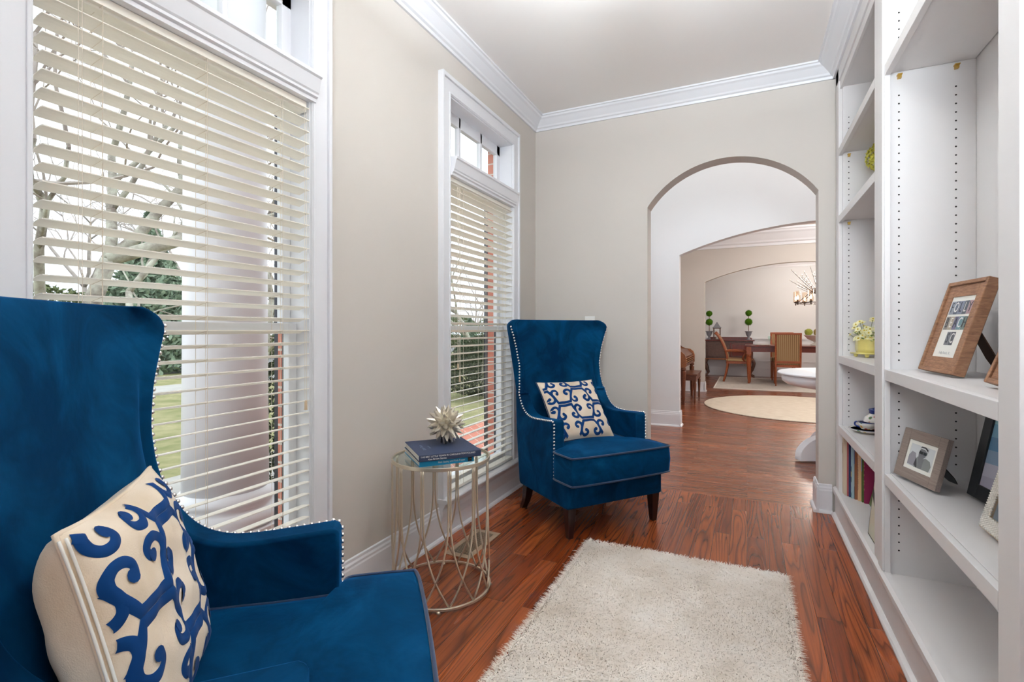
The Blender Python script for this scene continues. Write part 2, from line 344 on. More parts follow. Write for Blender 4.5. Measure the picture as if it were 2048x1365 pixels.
# crown, baseboards
CROWN = [(0, -.092), (.012, -.092), (.016, -.078), (.028, -.072), (.034, -.062), (.07, -.03), (.084, -.022), (.09, -.012), (.1, -.010), (.1, 0), (0, 0)]
bm = B(); prism(bm, [(XL+d, ZC+z) for d, z in CROWN], YB, YF, 'y'); st('trim_1', bm, M['trim'])
bm = B(); prism(bm, [(YF-d, ZC+z) for d, z in CROWN], XL, .5, 'x'); st('trim_2', bm, M['trim'])
bm = B(); prism(bm, [(.49-d, ZC+z) for d, z in CROWN], 1.3, YF, 'y'); st('trim_3', bm, M['trim'])
BASE = [(0, 0), (.030, 0), (.028, .010), (.022, .017), (.014, .019), (.014, .135), (.011, .142), (.011, .152), (.006, .160), (.006, .172), (0, .176)]
def baseboard(name, segs):
    bm = B()
    for axis, at, sgn, a, b in segs: prism(bm, [(at+sgn*d, z) for d, z in BASE], a, b, axis)
    return st(name, bm, M['trim'])
baseboard('baseboard_left', [('y', XL, 1, YB, YF)])
baseboard('baseboard_far', [('x', YF, -1, XL, -.63), ('x', YF, -1, .393, .475), ('y', .403, -1, 3.61, 3.81), ('y', -.64, 1, 3.61, 3.81), ('x', 3.78, 1, -1.66, -.63), ('x', 3.78, 1, .39, 4)])
baseboard('baseboard_foyer', [('x', 6.13, -1, -1.66, -.70), ('y', -.715, 1, 6.1, 6.29), ('x', 6.26, 1, -1.66, -.7)])
baseboard('baseboard_hall', [('x', 9.8, -1, -1.66, -.685), ('y', -.70, 1, 9.77, 9.96), ('y', -1.66, 1, 6.26, 9.8)])
bm = B(); box(bm, -1.66, 4.5, 13.54, 13.551, 0, .9); st('trim_8', bm, M['trim'])
bm = B()   # dining wainscot: tall base, panel rail, chair rail
for z0, z1, d in ((0, .19, .02), (.19, .205, .028), (.36, .375, .018), (.86, .875, .018), (.90, .945, .035), (.885, .90, .022)): box(bm, -1.66, 4.5, 13.55-d, 13.55, z0, z1)
st('trim_4', bm, M['trim'])
bm = B(); prism(bm, [(13.55-d*2.3, 2.86+z*2.6) for d, z in CROWN], -1.66, 4.5, 'x'); st('trim_5', bm, M['trim'])
bm = B(); prism(bm, [(9.8-d*2.6, 2.86+z*2.9) for d, z in CROWN], -1.66, 4.5, 'x'); st('trim_6', bm, M['trim'])
# ------------------------------------------------------------------ windows
def window(nm, y0, y1):
    w = struct(nm); T = M['trim']
    bm = B()                                                     # casing: side legs, head, with outer back-band
    for a, b, o in ((y0-.092, y0, y0-.092), (y1, y1+.092, y1+.076)):
        box(bm, XL-.01, -1.478, a+.002, b, .21, WZ1+.090); box(bm, XL-.011, -1.466, o, o+.016, .211, WZ1+.1)
    for a in (y0-.014, y1+.004): box(bm, XL-.005, -1.474, a, a+.010, .212, WZ1+.01)
    box(bm, XL-.008, -1.4785, y0-.088, y1+.088, WZ1, WZ1+.089); box(bm, XL-.009, -1.4665, y0-.0915, y1+.0915, WZ1+.076, WZ1+.0995); box(bm, XL-.006, -1.4745, y0-.0135, y1+.0135, WZ1+.004, WZ1+.014)
    link('casing', bm, T, w, bevel=.003)
    bm = B()                                                     # jamb liner
    box(bm, -1.622, -1.49, y0-.004, y0+.003, WZ0, WZ1); box(bm, -1.622, -1.49, y1-.003, y1+.004, WZ0, WZ1); box(bm, -1.62, -1.49, y0, y1, WZ1-.006, WZ1+.004)
    link('jamb', bm, T, w)
    bm = B()                                                     # stool and apron
    prism(bm, [(-1.62, .20), (-1.445, .20), (-1.438, .207), (-1.438, .215), (-1.445, .222), (-1.62, .222)], y0-.10, y1+.10, 'y')
    prism(bm, [(-1.50, .09), (-1.482, .09), (-1.478, .11), (-1.472, .14), (-1.472, .165), (-1.46, .185), (-1.455, .20), (-1.50, .20)], y0-.09, y1+.09, 'y')
    link('sill', bm, T, w)
    bm = B()                                                     # transom head moulding
    prism(bm, [(-1.62, 1.985), (-1.468, 1.985), (-1.468, 1.998), (-1.459, 2.003), (-1.459, 2.012), (-1.454, 2.018), (-1.443, 2.066), (-1.436, 2.072), (-1.436, 2.085), (-1.62, 2.094)], y0-.0, y1+.012, 'y')
    link('transom_rail', bm, T, w)
    bm = B()                                                     # transom sash with two muntins
    zt0, zt1 = 2.09, WZ1; sx0, sx1 = -1.615, -1.585
    box(bm, sx0, sx1, y0, y0+.045, zt0, zt1); box(bm, sx0, sx1, y1-.045, y1, zt0, zt1); box(bm, sx0, sx1, y0, y1, zt1-.07, zt1); box(bm, sx0, sx1, y0, y1, zt0, zt0+.03)
    L = y1-y0
    for k in (1, 2): box(bm, sx0, sx1, y0+L*k/3-.011, y0+L*k/3+.011, zt0, zt1)
    link('transom_sash', bm, T, w, bevel=.003)
    bm = B(); box(bm, -1.602, -1.598, y0+.03, y1-.03, zt0+.02, zt1-.06); link('pane', bm, M['glass'], w)
    for nm2, z0, z1, xx in (('lower_sash', WZ0+.005, 1.155, -1.553), ('upper_sash', 1.12, 1.985, -1.587)):
        bm = B(); a, b = xx-.030, xx
        box(bm, a, b, y0+.0035, y0+.04, z0, z1); box(bm, a, b, y1-.04, y1-.0035, z0, z1); box(bm, a, b, y0+.04, y1-.04, z0, z0+(.06 if 'lower' in nm2 else .035)); box(bm, a, b, y0+.04, y1-.04, z1-.04, z1)
        link(nm2, bm, T, w, bevel=.003)
        bm = B(); box(bm, xx-.018, xx-.014, y0+.03, y1-.03, z0+.02, z1-.02); link('pane', bm, M['glass'], w)
    bm = B(); box(bm, -1.632, -1.602, y0-.034, y0+.001, WZ0-.03, WZ1+.04); box(bm, -1.632, -1.602, y1-.001, y1+.034, WZ0-.03, WZ1+.04); box(bm, -1.632, -1.602, y0, y1, WZ1-.01, WZ1+.04); box(bm, -1.73, -1.602, y0-.034, y1+.034, WZ0-.03, WZ0-.001)
    bm2 = B(); box(bm2, -1.626, -1.6165, y1-.010, y1-.002, WZ0, WZ1); link('weatherstrip', bm2, M['steel'], w)
    link('outer_frame', bm, T, w)
    return w
for i, (a, b) in enumerate(WY): window('window_%d' % (i+1), a, b)
def blind(y0, y1, label):
    b = thing('window_blind', label, 'blind', (-1.505, (y0+y1)/2, 0), 0, 'cream slatted window blinds'); h = (y1-y0)/2-.004
    bm = B(); box(bm, -.04, .012, -h, h, 1.945, 1.984); link('headrail', bm, M['blind'], b, bevel=.003)
    bm = B(); z = 1.9555; zs = []
    while z > .27:
        zs.append(z); n = 5; prof = []
        for k in range(n):
            t = k/(n-1); x = .026-.052*t; prof.append((x, z-.0105*t+.0028*(1-(2*t-1)**2)))
        rings = [[(x, yy, zz) for x, zz in prof] + [(x, yy, zz-.0028) for x, zz in reversed(prof)] for yy in (-h, h)]
        loft(bm, rings); z -= .0435
    link('slat_panel', bm, M['blind'], b)
    bm = B(); box(bm, -.026, .026, -h, h, .232, .25); link('bottom_rail', bm, M['blind'], b, bevel=.003)
    for yy in (-h+.12, 0, h-.12):
        bm = B()
        for x in (.027, -.029): tube(bm, [(x, yy, .25), (x, yy, 1.95)], .0009, 4)
        for z in zs: tube(bm, [(.027, yy, z-.003), (-.029, yy, z-.0135)], .0008, 4)
        tube(bm, [(0, yy+.012, .25), (0, yy+.012, 1.95)], .0009, 4)
        link('ladder_cord', bm, M['cord'], b)
    return b, h
bl1, h1 = blind(.59, 1.383, 'cream slatted blind behind the large blue armchair in the foreground')
bl2, h2 = blind(2.375, 3.178, 'cream slatted blind between the side table and the farther blue armchair')
for b, h, yy, z in ((bl1, h1, .03-h1+.04, .95), (bl1, h1, h1-.025, .86), (bl2, h2, -h2+.05, .93), (bl2, h2, -h2+.07, .86)):
    bm = B()
    for d in (-.004, .004): tube(bm, [(.034, yy+d, z), (.032, yy+d, 1.95)], .0009, 4)
    link('lift_cord', bm, M['cord'], b)
    bm = B(); lathe(bm, [(.002, .03), (.005, .026), (.0055, 0), (.007, -.004), (.001, -.006)], (.034, yy, z-.02), 10); link('tassel', bm, M['gold'], b, smooth=True)
# shutters outside
def shutter(y, label):
    s = thing('window_shutter', label, 'shutter', (-1.72, y, 0), 0, 'dark shutters on the brick wall')
    bm = B(); box(bm, -.016, .016, 0, .06, .2, 2.16); box(bm, -.016, .016, .32, .38, .2, 2.16)
    for z in (.2, 1.1, 2.08): box(bm, -.0155, .0155, .06, .32, z, z+.08)
    link('frame', bm, M['steel'], s)
    bm = B(); z = .3
    while z < 2.03:
        box(bm, -.012, .012, .06, .32, z, z+.028, T=None); z += .038
    link('louver_panel', bm, M['steel'], s)
shutter(3.232, 'dark shutter on the brick beside the farther window')
shutter(1.437, 'dark shutter on the brick between the two windows')
# ------------------------------------------------------------------ built-in bookcase
bc = thing('bookcase', 'white built-in bookcase with adjustable shelves filling the right wall', 'bookcase', (.49, 1.31, 0))
def bbox(name, x0, x1, y0, y1, z0, z1, bev=.002, m='shelf'):
    bm = B(); box(bm, x0-.49, x1-.49, y0-1.31, y1-1.31, z0, z1); return link(name, bm, M[m], bc, bevel=bev)
bbox('back_panel', .775, .79, 1.33, 3.60, .12, 2.70)
bbox('end_panel', .51, .79, 1.31, 1.335, 0, ZC-.01); bbox('end_panel', .51, .775, 3.50, 3.60, .12, 2.66)
def holes(y, sgn, parent, x=(.54, .715), z0=.26, z1=2.4, skip=()):
    for xx in x:
        bm = B(); z = 2.148-.0325*66
        while z < z1:
            if z > z0 and not any(abs(z-s) < .05 for s in skip):
                c = (xx-.49, y-1.31, z)
                r = [Vector((c[0]+.0033*cos(2*pi*k/10), c[1]+sgn*.0006, c[2]+.0033*sin(2*pi*k/10))) for k in range(10)]
                bm.faces.new([bm.verts.new(p) for p in r])
            z += .0325
        link('shelf_pin_holes', bm, M['hole'], parent, kind='stuff')
d1 = bbox('divider', .51, .775, 2.43, 2.565, .12, 2.66)
bbox('stile', .49, .51, 3.51, 3.60, .12, 2.70); bbox('stile', .49, .51, 1.33, 1.425, 0, 2.70)
bm = B(); box(bm, 0, .02, 2.412-1.31, 2.583-1.31, 0, 2.70); box(bm, -.008, .0, 2.412-1.31, 2.48-1.31, .18, 2.56); link('stile', bm, M['shelf'], bc, bevel=.002)
bbox('top_rail', .49, .51, 1.33, 3.6, 2.60, 2.70); bbox('top_rail', .498, .512, 1.40, 3.52, 2.553, 2.60)
bbox('top_panel', .51, .775, 1.33, 3.6, 2.56, 2.575)
bbox('bottom_panel', .50, .775, 1.335, 3.6, .145, .168)
bm = B(); prism(bm, [(0, 0), (-.024, 0), (-.024, .006), (-.018, .014), (-.008, .018), (-.004, .02), (-.004, .125), (-.012, .132), (-.016, .150), (-.016, .168), (-.004, .176), (.02, .176), (.02, 0)], 0, 2.3, 'y'); link('plinth', bm, M['shelf'], bc)
holes(2.43, -1, bc, skip=(.55, .95, 2.13, 2.17)); holes(3.50, -1, bc, skip=(.55, .95, 1.78, 2.17))
def shelf(y0, y1, ztop, th=.042):
    s = bbox('shelf', .512, .772, max(y0, 1.337) if y0 < 2 else 2.567, 2.428 if y0 < 2 else 3.498, ztop-th+.012, ztop)
    bm = B(); box(bm, .0, .02, y0-1.31, y1-1.31, ztop-th, ztop+.0005); link('lip', bm, M['shelf'], s, bevel=.0015)
    return s
for z in (2.172, .974, .565): shelf(1.427, 2.410, z)
for z in (2.20, 1.802, .976, .566): shelf(2.585, 3.508, z)
for y, z in ((2.421, 2.128), (3.491, 2.156), (3.491, 1.758)):
    for x in (.54, .715):
        bm = B(); box(bm, x-.49-.006, x-.49+.006, y-1.31-.006, y-1.31+.009, z-.014, z+.001); box(bm, x-.49-.008, x-.49+.008, y-1.31-.012, y-1.31+.009, z-.002, z+.001); link('shelf_pin', bm, M['brass'], bc)
# ------------------------------------------------------------------ wing chairs
def interp(tab, z):
    if z <= tab[0][0]: return tab[0][1:]
    for a, b in zip(tab, tab[1:]):
        if z <= b[0]:
            t = (z-a[0])/(b[0]-a[0]); t2 = t*t*(3-2*t)*.4+t*.6; return tuple(p+(q-p)*t2 for p, q in zip(a[1:], b[1:]))
    return tab[-1][1:]
BT = [(.17, .331, .42, .50, .45), (.45, .331, .42, .53, .455), (.60, .332, .44, .545, .465), (.66, .334, .475, .553, .475), (.74, .333, .51, .575, .50),
      (.82, .324, .527, .60, .52), (.90, .320, .535, .615, .537), (1.0, .338, .537, .635, .555), (1.08, .360, .532, .648, .57), (1.14, .382, .528, .66, .585), (1.17, .386, .533, .665, .59)]
def wing_chair(loc, rz, label):
    t = thing('wing_chair', label, 'armchair', loc, rz, 'blue velvet wing chairs'); V = M['velvet']
    bm = B(); box(bm, -.334, .334, -.045, .50, .165, .305); link('seat_base', bm, V, t, bevel=.014, seg=3)
    # backrest with flared wings
    bm = B(); zs = [.17, .3, .45, .55, .60, .63, .66, .70, .74, .78, .82, .86, .90, .95, 1.0, 1.04, 1.08, 1.11, 1.14, 1.16, 1.175, 1.186, 1.193, 1.197]
    rings = []
    for z in zs:
        w, bf, br, bi = interp(BT, z); e = max(0, z-1.15); ins = .05*(e/.047)**2.2; iy = .030*(e/.047)**2.4
        wr = .334+.030*max(0, (z-.8)/.4)-ins*.8; w -= ins; bf += iy*.9; br -= iy; bi += iy*.4
        out = [(w-.022, bf-.002), (w-.006, bf+.005), (w, bf+.02), ((w+wr)/2, (bf+br)/2), (wr, br-.03), (wr-.024, br-.006), (w*.72, br), (w*.36, br+.004), (0, br+.006)]
        inn = [(w-.030, bf+.000), (w-.040, bf+.006), (w-.050, bf+.016), (w-.062, bf+.5*(bi-bf)+.006), (w-.085, max(bi-.012, bf-.004)), (w-.12, bi-.003), (w*.55, bi+.002), (w*.28, bi+.006), (0, bi+.007)]
        O_ = [(x, y, z) for x, y in out]+[(-x, y, z) for x, y in reversed(out[:-1])]
        I_ = [(x, y, z) for x, y in inn]+[(-x, y, z) for x, y in reversed(inn[:-1])]
        rings.append(O_+I_[::-1])
    R_ = loft(bm, rings, caps=False); n = len(rings[0])//2
    for r in (R_[0], R_[-1]):
        for i in range(n-1): bm.faces.new((r[i], r[i+1], r[2*n-2-i], r[2*n-1-i]))
    link('backrest', bm, V, t, smooth=True, sub=1)
    # arms
    prof = spline([(.112, .622), (.20, .615), (.30, .609), (.37, .613), (.43, .637), (.475, .682), (.503, .735)], 4)
    for sg in (-1, 1):
        poly = [(.095, .175), (.095, .605), (.099, .617)]+[(p.x, p.y) for p in prof]+[(.53, .745), (.55, .74), (.54, .5), (.50, .175)]
        bm = B(); prism(bm, poly, sg*.258, sg*.3355, 'x'); link('arm', bm, V, t, bevel=.011, seg=3)
        # welt line on arm front, then nailheads
        path = [Vector((sg*.3285, .0935, z)) for z in (.30, .60)]+[Vector((sg*.333, .105, .6215))]
        path += [Vector((sg*.3335, p.x, p.y-.004)) for p in prof[1:]]
        z = .76
        while z < 1.165:
            w, bf, br, bi = interp(BT, z); path.append(Vector((sg*(w-.008), bf+.004, z))); z += .02
        path = [p for i, p in enumerate(path) if i < 2 or True]
        bm = B(); d = 0; step = .0187; acc = 0; last = path[0]; nxt = 0
        for a, b in zip(path, path[1:]):
            L = (b-a).length; 
            while nxt <= acc+L:
                p = a.lerp(b, (nxt-acc)/L if L else 0); ball(bm, p, .0062, 8, 5); nxt += step
            acc += L
        link('nailhead_trim', bm, M['nail'], t, smooth=True, kind='stuff')
    # T cushion
    base = [(-.340, -.075), (-.325, -.103), (-.20, -.112), (0, -.115), (.20, -.112), (.325, -.103), (.340, -.075), (.345, .05), (.335, .083), (.30, .088), (.262, .092), (.254, .11), (.25, .25), (.245, .44),
            (.12, .445), (0, .445), (-.12, .445), (-.245, .44), (-.25, .25), (-.254, .11), (-.262, .092), (-.30, .088), (-.335, .083), (-.345, .05)]
    pts = [(p.x, p.y) for p in spline([(x, y, 0) for x, y in base], 3, True)]
    def ring(z, inset):
        return [(x*(1-inset/.34), .16+(y-.16)*(1-inset/.27), z) for x, y in pts]
    bm = B(); R_ = loft(bm, [ring(.302, .012), ring(.306, .003), ring(.315, 0), ring(.38, -.004), ring(.442, 0), ring(.453, .003), ring(.459, .014), ring(.467, .05), ring(.476, .11), ring(.481, .18), ring(.483, .25)], caps=False)
    c = bm.verts.new((0, .16, .484)); n = len(R_[-1])
    for i in range(n): bm.faces.new((R_[-1][i], R_[-1][(i+1) % n], c))
    bm.faces.new(R_[0]); cu = link('seat_cushion', bm, V, t, smooth=True)
    for z in (.307, .454):
        bm = B(); tube(bm, ring(z, -.001), .0052, 7, closed=True); link('piping', bm, M['velvet_dark'], cu, smooth=True)
    for sx in (-1, 1):
        bm = B(); rings = []
        for z, hw, off in ((.166, .026, 0), (.12, .024, 0), (.012, .0165, 0), (0, .0155, 0)):
            rings.append([(sx*.295+dx*hw, -.01+dy*hw, z) for dx, dy in ((-1, -1), (1, -1), (1, 1), (-1, 1))])
        loft(bm, rings); link('leg', bm, M['espresso'], t, bevel=.003)
        bm = B(); rings = []
        for z, hw, off in ((.166, .026, .46), (.10, .023, .475), (.05, .020, .495), (0, .0175, .53)):
            rings.append([(sx*.29+dx*hw, off+dy*hw, z) for dx, dy in ((-1, -1), (1, -1), (1, 1), (-1, 1))])
        loft(bm, rings); link('leg', bm, M['espresso'], t, bevel=.003)
    return t
wing_chair((-.712, .842, 0), RAD(129.2), 'large blue velvet wing armchair in the left foreground by the near window').scale = (1, 1, .992)
wing_chair((-.696, 2.834, 0), RAD(52.0), 'smaller blue velvet wing armchair in the far corner, facing the shag rug')
# ------------------------------------------------------------------ throw pillows with scroll applique
def stroke_paths():
    half = [(0, .024), (.05, .024), (.098, .024), (.118, .062), (.143, .112), (.152, .137)]
    scroll = spline([(.152, .137, 0), (.163, .168, 0), (.158, .208, 0), (.128, .236, 0), (.088, .234, 0), (.062, .208, 0), (.066, .178, 0), (.084, .168, 0)], 7)
    h = [Vector((x, y, 0)) for x, y in half[:-1]]+[Vector(p) for p in scroll]
    return h
def pillow(label, loc, M3, size, thick, phase, lat=(.305, .275), k=(1.0, 1.0), roll=0, zipper=False):
    t = thing('throw_pillow', label, 'pillow', loc, 0, 'cream throw pillows with blue scrollwork'); t.rotation_mode = 'QUATERNION'; t.rotation_quaternion = M3.to_quaternion()
    def surf(u, v, side=-1, off=0):
        x = u*size/2*(1-.05*(1-v*v)*(abs(u)**3)+.015*abs(u*v)**4); z = v*size/2*(1-.05*(1-u*u)*(abs(v)**3)+.015*abs(u*v)**4)
        h = (thick if side < 0 or not zipper else thick*1.6)*(max(0, 1-u**4)*max(0, 1-v**4))**.55
        wr = .0035*sin(9*u+5*v)*sin(7*v-3*u)*(1-u*u)*(1-v*v)*2.2 + .002*sin(23*u-11*v)*(1-u*u)*(1-v*v)
        return Vector((x, side*(h+.003+off)+wr, z))
    N = 36; bm = B()
    for side in (-1, 1):
        g = [[bm.verts.new(surf(-1+2*i/N, -1+2*j/N, side)) for i in range(N+1)] for j in range(N+1)]
        for j in range(N):
            for i in range(N): bm.faces.new((g[j][i], g[j][i+1], g[j+1][i+1], g[j+1][i]))
    bmesh.ops.remove_doubles(bm, verts=bm.verts[:], dist=.0075*0+.0001); cov = link('cover', bm, M['linen'], t, smooth=True)
    bm = B(); loop = []
    for s0 in range(4):
        for i in range(24):
            a = -1+2*i/24; u, v = [(a, -1), (1, a), (-a, 1), (-1, -a)][s0]; loop.append(surf(u, v, 0))
    tube(bm, loop, .0045, 6, closed=True); link('seam', bm, M['linen'] if zipper else M['velvet_dark'], t, smooth=True)
    # ribbons
    bm = B(); H = stroke_paths(); w = .0205*min(1.15, k[0])
    def ribbon(P):
        n = len(P); L_ = []; 
        for i in range(n):
            a = P[max(0, i-1)]; b = P[min(n-1, i+1)]; d = (b-a).normalized(); nn_ = Vector((-d.y, d.x, 0))
            ww = w
            if 0 < i < n-1:
                d1 = (P[i]-P[i-1]).normalized(); d2 = (P[i+1]-P[i]).normalized(); ww = w/max(.75, ((d1.dot(d2)+1)/2)**.5)
            L_.append((P[i]+nn_*ww, P[i], P[i]-nn_*ww))
        dense = []
        for A, B_ in zip(L_, L_[1:]):
            q = max(1, int((B_[1]-A[1]).length/.012))
            for s_ in range(q): dense.append(tuple(a.lerp(b, s_/q) for a, b in zip(A, B_)))
        dense.append(L_[-1]); prev = None
        for tri in dense:
            pts5 = [tri[0], tri[0].lerp(tri[1], .5), tri[1], tri[1].lerp(tri[2], .5), tri[2]]
            if all(abs(p.x) < .49 and abs(p.y) < .49 for p in pts5): vs = [bm.verts.new(surf(p.x*2, p.y*2, -1, .0016+(.0006 if i in (1, 2, 3) else -.0012))) for i, p in enumerate(pts5)]
            else: vs = None
            if vs and prev:
                for i in range(4): bm.faces.new((prev[i], prev[i+1], vs[i+1], vs[i]))
            prev = vs
    def disc(c, r):
        ps = [c]+[c+Vector((cos(2*pi*q/12), sin(2*pi*q/12), 0))*r for q in range(12)]
        if all(abs(p.x) < .49 and abs(p.y) < .49 for p in ps):
            vs = [bm.verts.new(surf(p.x*2, p.y*2, -1, .0024)) for p in ps]
            for q in range(12): bm.faces.new((vs[0], vs[1+q], vs[1+(q+1) % 12]))
    cr_, sr_ = cos(roll), sin(roll)
    for i in range(-4, 5):
        for j in range(-5, 6):
            if (i+j) % 2: continue
            cx, cy = i*lat[0], j*lat[1]
            for sx in (-1, 1):
                for sy in (-1, 1):
                    tr = lambda p: Vector((phase[0]+(cx+sx*p.x*k[0])*cr_-(cy+sy*p.y*k[1])*sr_, phase[1]+(cx+sx*p.x*k[0])*sr_+(cy+sy*p.y*k[1])*cr_, 0))
                    P = [tr(p) for p in H]
                    if any(abs(p.x) < .6 and abs(p.y) < .6 for p in P): ribbon(P); disc(P[-1], w*1.25)
    link('applique', bm, M['applique'], t, smooth=True)
    if zipper:
        bm = B(); tube(bm, [surf(-1, -1+2*i/30*.98, 0)+Vector((.0, -.010, 0)) for i in range(31)], .0022, 6); tube(bm, [surf(-1, -1+2*i/30*.98, 0)+Vector((-.006, -.004, 0)) for i in range(31)], .0022, 6)
        link('zipper', bm, M['mat_board'], t, smooth=True)
    return t
def basis(xdir, updir):
    x = Vector(xdir).normalized(); z = Vector(updir); z = (z-x*z.dot(x)).normalized(); y = z.cross(x); return Matrix((x, y, z)).transposed()
def local(O, th, s, b, z): return Vector((O[0]+cos(th)*s-sin(th)*b, O[1]+sin(th)*s+cos(th)*b, z))
th2 = RAD(52)
pillow('cream and blue scroll pillow on the farther armchair', (-.962, 2.975, .637), basis((cos(RAD(51)), sin(RAD(51)), -.0), (-sin(RAD(51))*.60, cos(RAD(51))*.60, .80)), .405, .05, (.08, .32))
th1 = RAD(129.2); O1 = (-.712, .842)
pc = local(O1, th1, -.085, .392, .652); t1 = th1+.11; bk = (-sin(t1), cos(t1))
pillow('large cream and blue scroll pillow with side zipper on the foreground armchair', pc, basis((cos(t1), sin(t1), -.02), (bk[0]*.245, bk[1]*.245, .97)), .39, .054, (-.27, .07), lat=(.36, .272), k=(1.18, .995), zipper=True)
# ------------------------------------------------------------------ round wire side table
TX, TY, TR_, TZ = -1.218, 1.87, .214, .577
tb = thing('side_table', 'round champagne metal side table with glass top and curved wire base', 'side table', (TX, TY, 0))
def ringm(z0, z1, r0, r1, name, m='champagne'):
    bm = B(); rings = []
    for k in range(72):
        a = 2*pi*k/72; rings.append([(r*cos(a), r*sin(a), z) for r, z in ((r0, z0), (r1, z0), (r1, z1), (r0, z1))])
    rings.append(rings[0]); loft(bm, rings, caps=False); bmesh.ops.remove_doubles(bm, verts=bm.verts[:], dist=1e-5); return link(name, bm, M[m], tb, bevel=.0015)
ringm(TZ-.014, TZ+.001, TR_-.006, TR_, 'top_ring'); ringm(.008, .018, TR_-.007, TR_+.003, 'base_ring')
bm = B(); lathe(bm, [(.001, TZ-.009), (TR_-.007, TZ-.009), (TR_-.007, TZ-.003), (.001, TZ-.003)], seg=64); link('glass_top', bm, M['tglass'], tb)
for k in range(12):
    for sg in (-1, 1):
        a0 = RAD(30*k+12); pts = []
        for i in range(25):
            z = (TZ-.012)*(1-i/24)+.016*(i/24); t = max(0, (.37-z)/.354); a = a0+sg*.022+sg*(RAD(30)-.022)*t**2.2
            pts.append(((TR_-.004)*cos(a), (TR_-.004)*sin(a), z))
        bm = B(); tube(bm, pts, .0042, 7); link('wire_rod', bm, M['champagne'], tb, smooth=True)
for k in range(4):
    a = RAD(90*k+30); bm = B(); lathe(bm, [(.009, 0), (.009, .006), (.005, .010)], ((TR_-.002)*cos(a), (TR_-.002)*sin(a), 0), 12); link('foot', bm, M['champagne'], tb)
# books on the table
def bookbox(name, label, loc, rz, L, D, H_, cover, pages='mat_board', cat='book', group=None, up=False):
    """spine along local X at y=0, pages towards +Y"""
    t = thing(name, label, cat, loc, rz, group)
    bm = B(); c = .0022
    box(bm, 0, L, 0, D, 0, c); box(bm, 0, L, 0, D, H_-c, H_); box(bm, 0, L, 0, c*1.4, c, H_-c); link('cover', bm, cover, t, bevel=.0008)
    bm = B(); box(bm, .003, L-.003, c*1.4, D-.004, c, H_-c); link('pages', bm, M[pages], t)
    return t
ba = math.atan2(.19, .168)
b1 = bookbox('book', 'bright blue book lying under the navy book on the side table', (-1.187, 1.664, TZ+.0015), ba+.02, .232, .27, .024, col('book_cyan', 20, 150, 200), group=None)
text('spine_lettering', 'Rick Sealey and Rob Frazer', .0105, M['mat_board'], b1, Matrix.Translation((.135, -.0006, .012)) @ Matrix.Rotation(RAD(90), 4, 'X'))
bm = B(); box(bm, .205, .222, -.0006, .001, .003, .021); link('spine_label', bm, col('book_black', 36, 44, 48), b1)
text('spine_label_lettering', 'GUIDE', .0048, M['brass'], b1, Matrix.Translation((.2135, -.0009, .012)) @ Matrix.Rotation(RAD(90), 4, 'X'))
b2 = bookbox('book', 'navy hardcover book under the spiky silver ornament', (-1.178, 1.648, TZ+.0265), ba, .262, .275, .026, col('book_navy', 44, 56, 84))
text('spine_lettering', 'THE BEST LITTLE TOWN IN CAROLINA', .0095, M['plate'], b2, Matrix.Translation((.09, -.0006, .018)) @ Matrix.Rotation(RAD(90), 4, 'X'))
text('spine_lettering', 'Kate Brown Stories', .0095, M['plate'], b2, Matrix.Translation((.075, -.0006, .0075)) @ Matrix.Rotation(RAD(90), 4, 'X'))
text('spine_lettering', 'TOM POLAND', .0095, M['plate'], b2, Matrix.Translation((.205, -.0006, .018)) @ Matrix.Rotation(RAD(90), 4, 'X'))
for i, s_ in enumerate(('Little Town', 'Carolina')): text('cover_lettering', s_, .02-.006*i, col('book_grey_ink', 120, 128, 148), b2, Matrix.Translation((.045+.028*i, .13, .0263)) @ Matrix.Rotation(RAD(90), 4, 'Z'))
# spiky ornament
ur = thing('spiky_ornament', 'silver spiky starburst ball ornament on the stacked books', 'ornament', (-1.205, 1.885, TZ+.053))
bm = B(); c0 = Vector((0, 0, .086)); ball(bm, c0, .047, 20, 14); n = 58
for i in range(n):
    z = 1-2*(i+.5)/n; r = math.sqrt(1-z*z); a = i*2.39996; d = Vector((r*cos(a), r*sin(a), z)); 
    side = d.cross(Vector((.3, .5, .8))).normalized(); s2 = d.cross(side); ln = .086+random.uniform(-.006, .006); rings = []
    for q, rr in ((.038, .0185), (.052, .0135), (.068, .0085), (ln, .0016)):
        rings.append([c0+d*q+(side*cos(2*pi*k/6+i)+s2*sin(2*pi*k/6+i))*rr for k in range(6)])
    loft(bm, rings)
link('spiked_ball', bm, M['urchin'], ur)
bm = B()
for sx, sy in ((.012, -.018), (-.022, 0), (.012, .018)): tube(bm, [(sx*.6, sy*.6, .045), (sx, sy, 0)], [.009, .004], 6)
link('foot', bm, M['steel'], ur)
# ------------------------------------------------------------------ shag rug
rg = thing('shag_rug', 'ivory shag rug on the red oak floor between the armchairs', 'rug', (-.29, 1.85, 0))
def rugr(n, x0, x1, y0, y1, r):
    out = []
    for cx, cy, a0 in ((x1-r, y1-r, 0), (x0+r, y1-r, 90), (x0+r, y0+r, 180), (x1-r, y0+r, 270)):
        for k in range(n): a = RAD(a0+90*k/(n-1)); out.append((cx+r*cos(a), cy+r*sin(a)))
    return out
RX0, RX1, RY0, RY1 = -.755+.29, .165+.29, 1.02-1.85, 2.565-1.85
bm = B(); p0 = rugr(6, RX0+.02, RX1-.02, RY0+.02, RY1-.02, .04)
loft(bm, [[(x, y, .001) for x, y in p0], [(x, y, .014) for x, y in p0], [(x*.985, y*.985, .020) for x, y in p0]]); link('backing', bm, M['shag'], rg)
me = bpy.data.meshes.new('pile'); V_, F_ = [], []; rnd = random.Random(3)
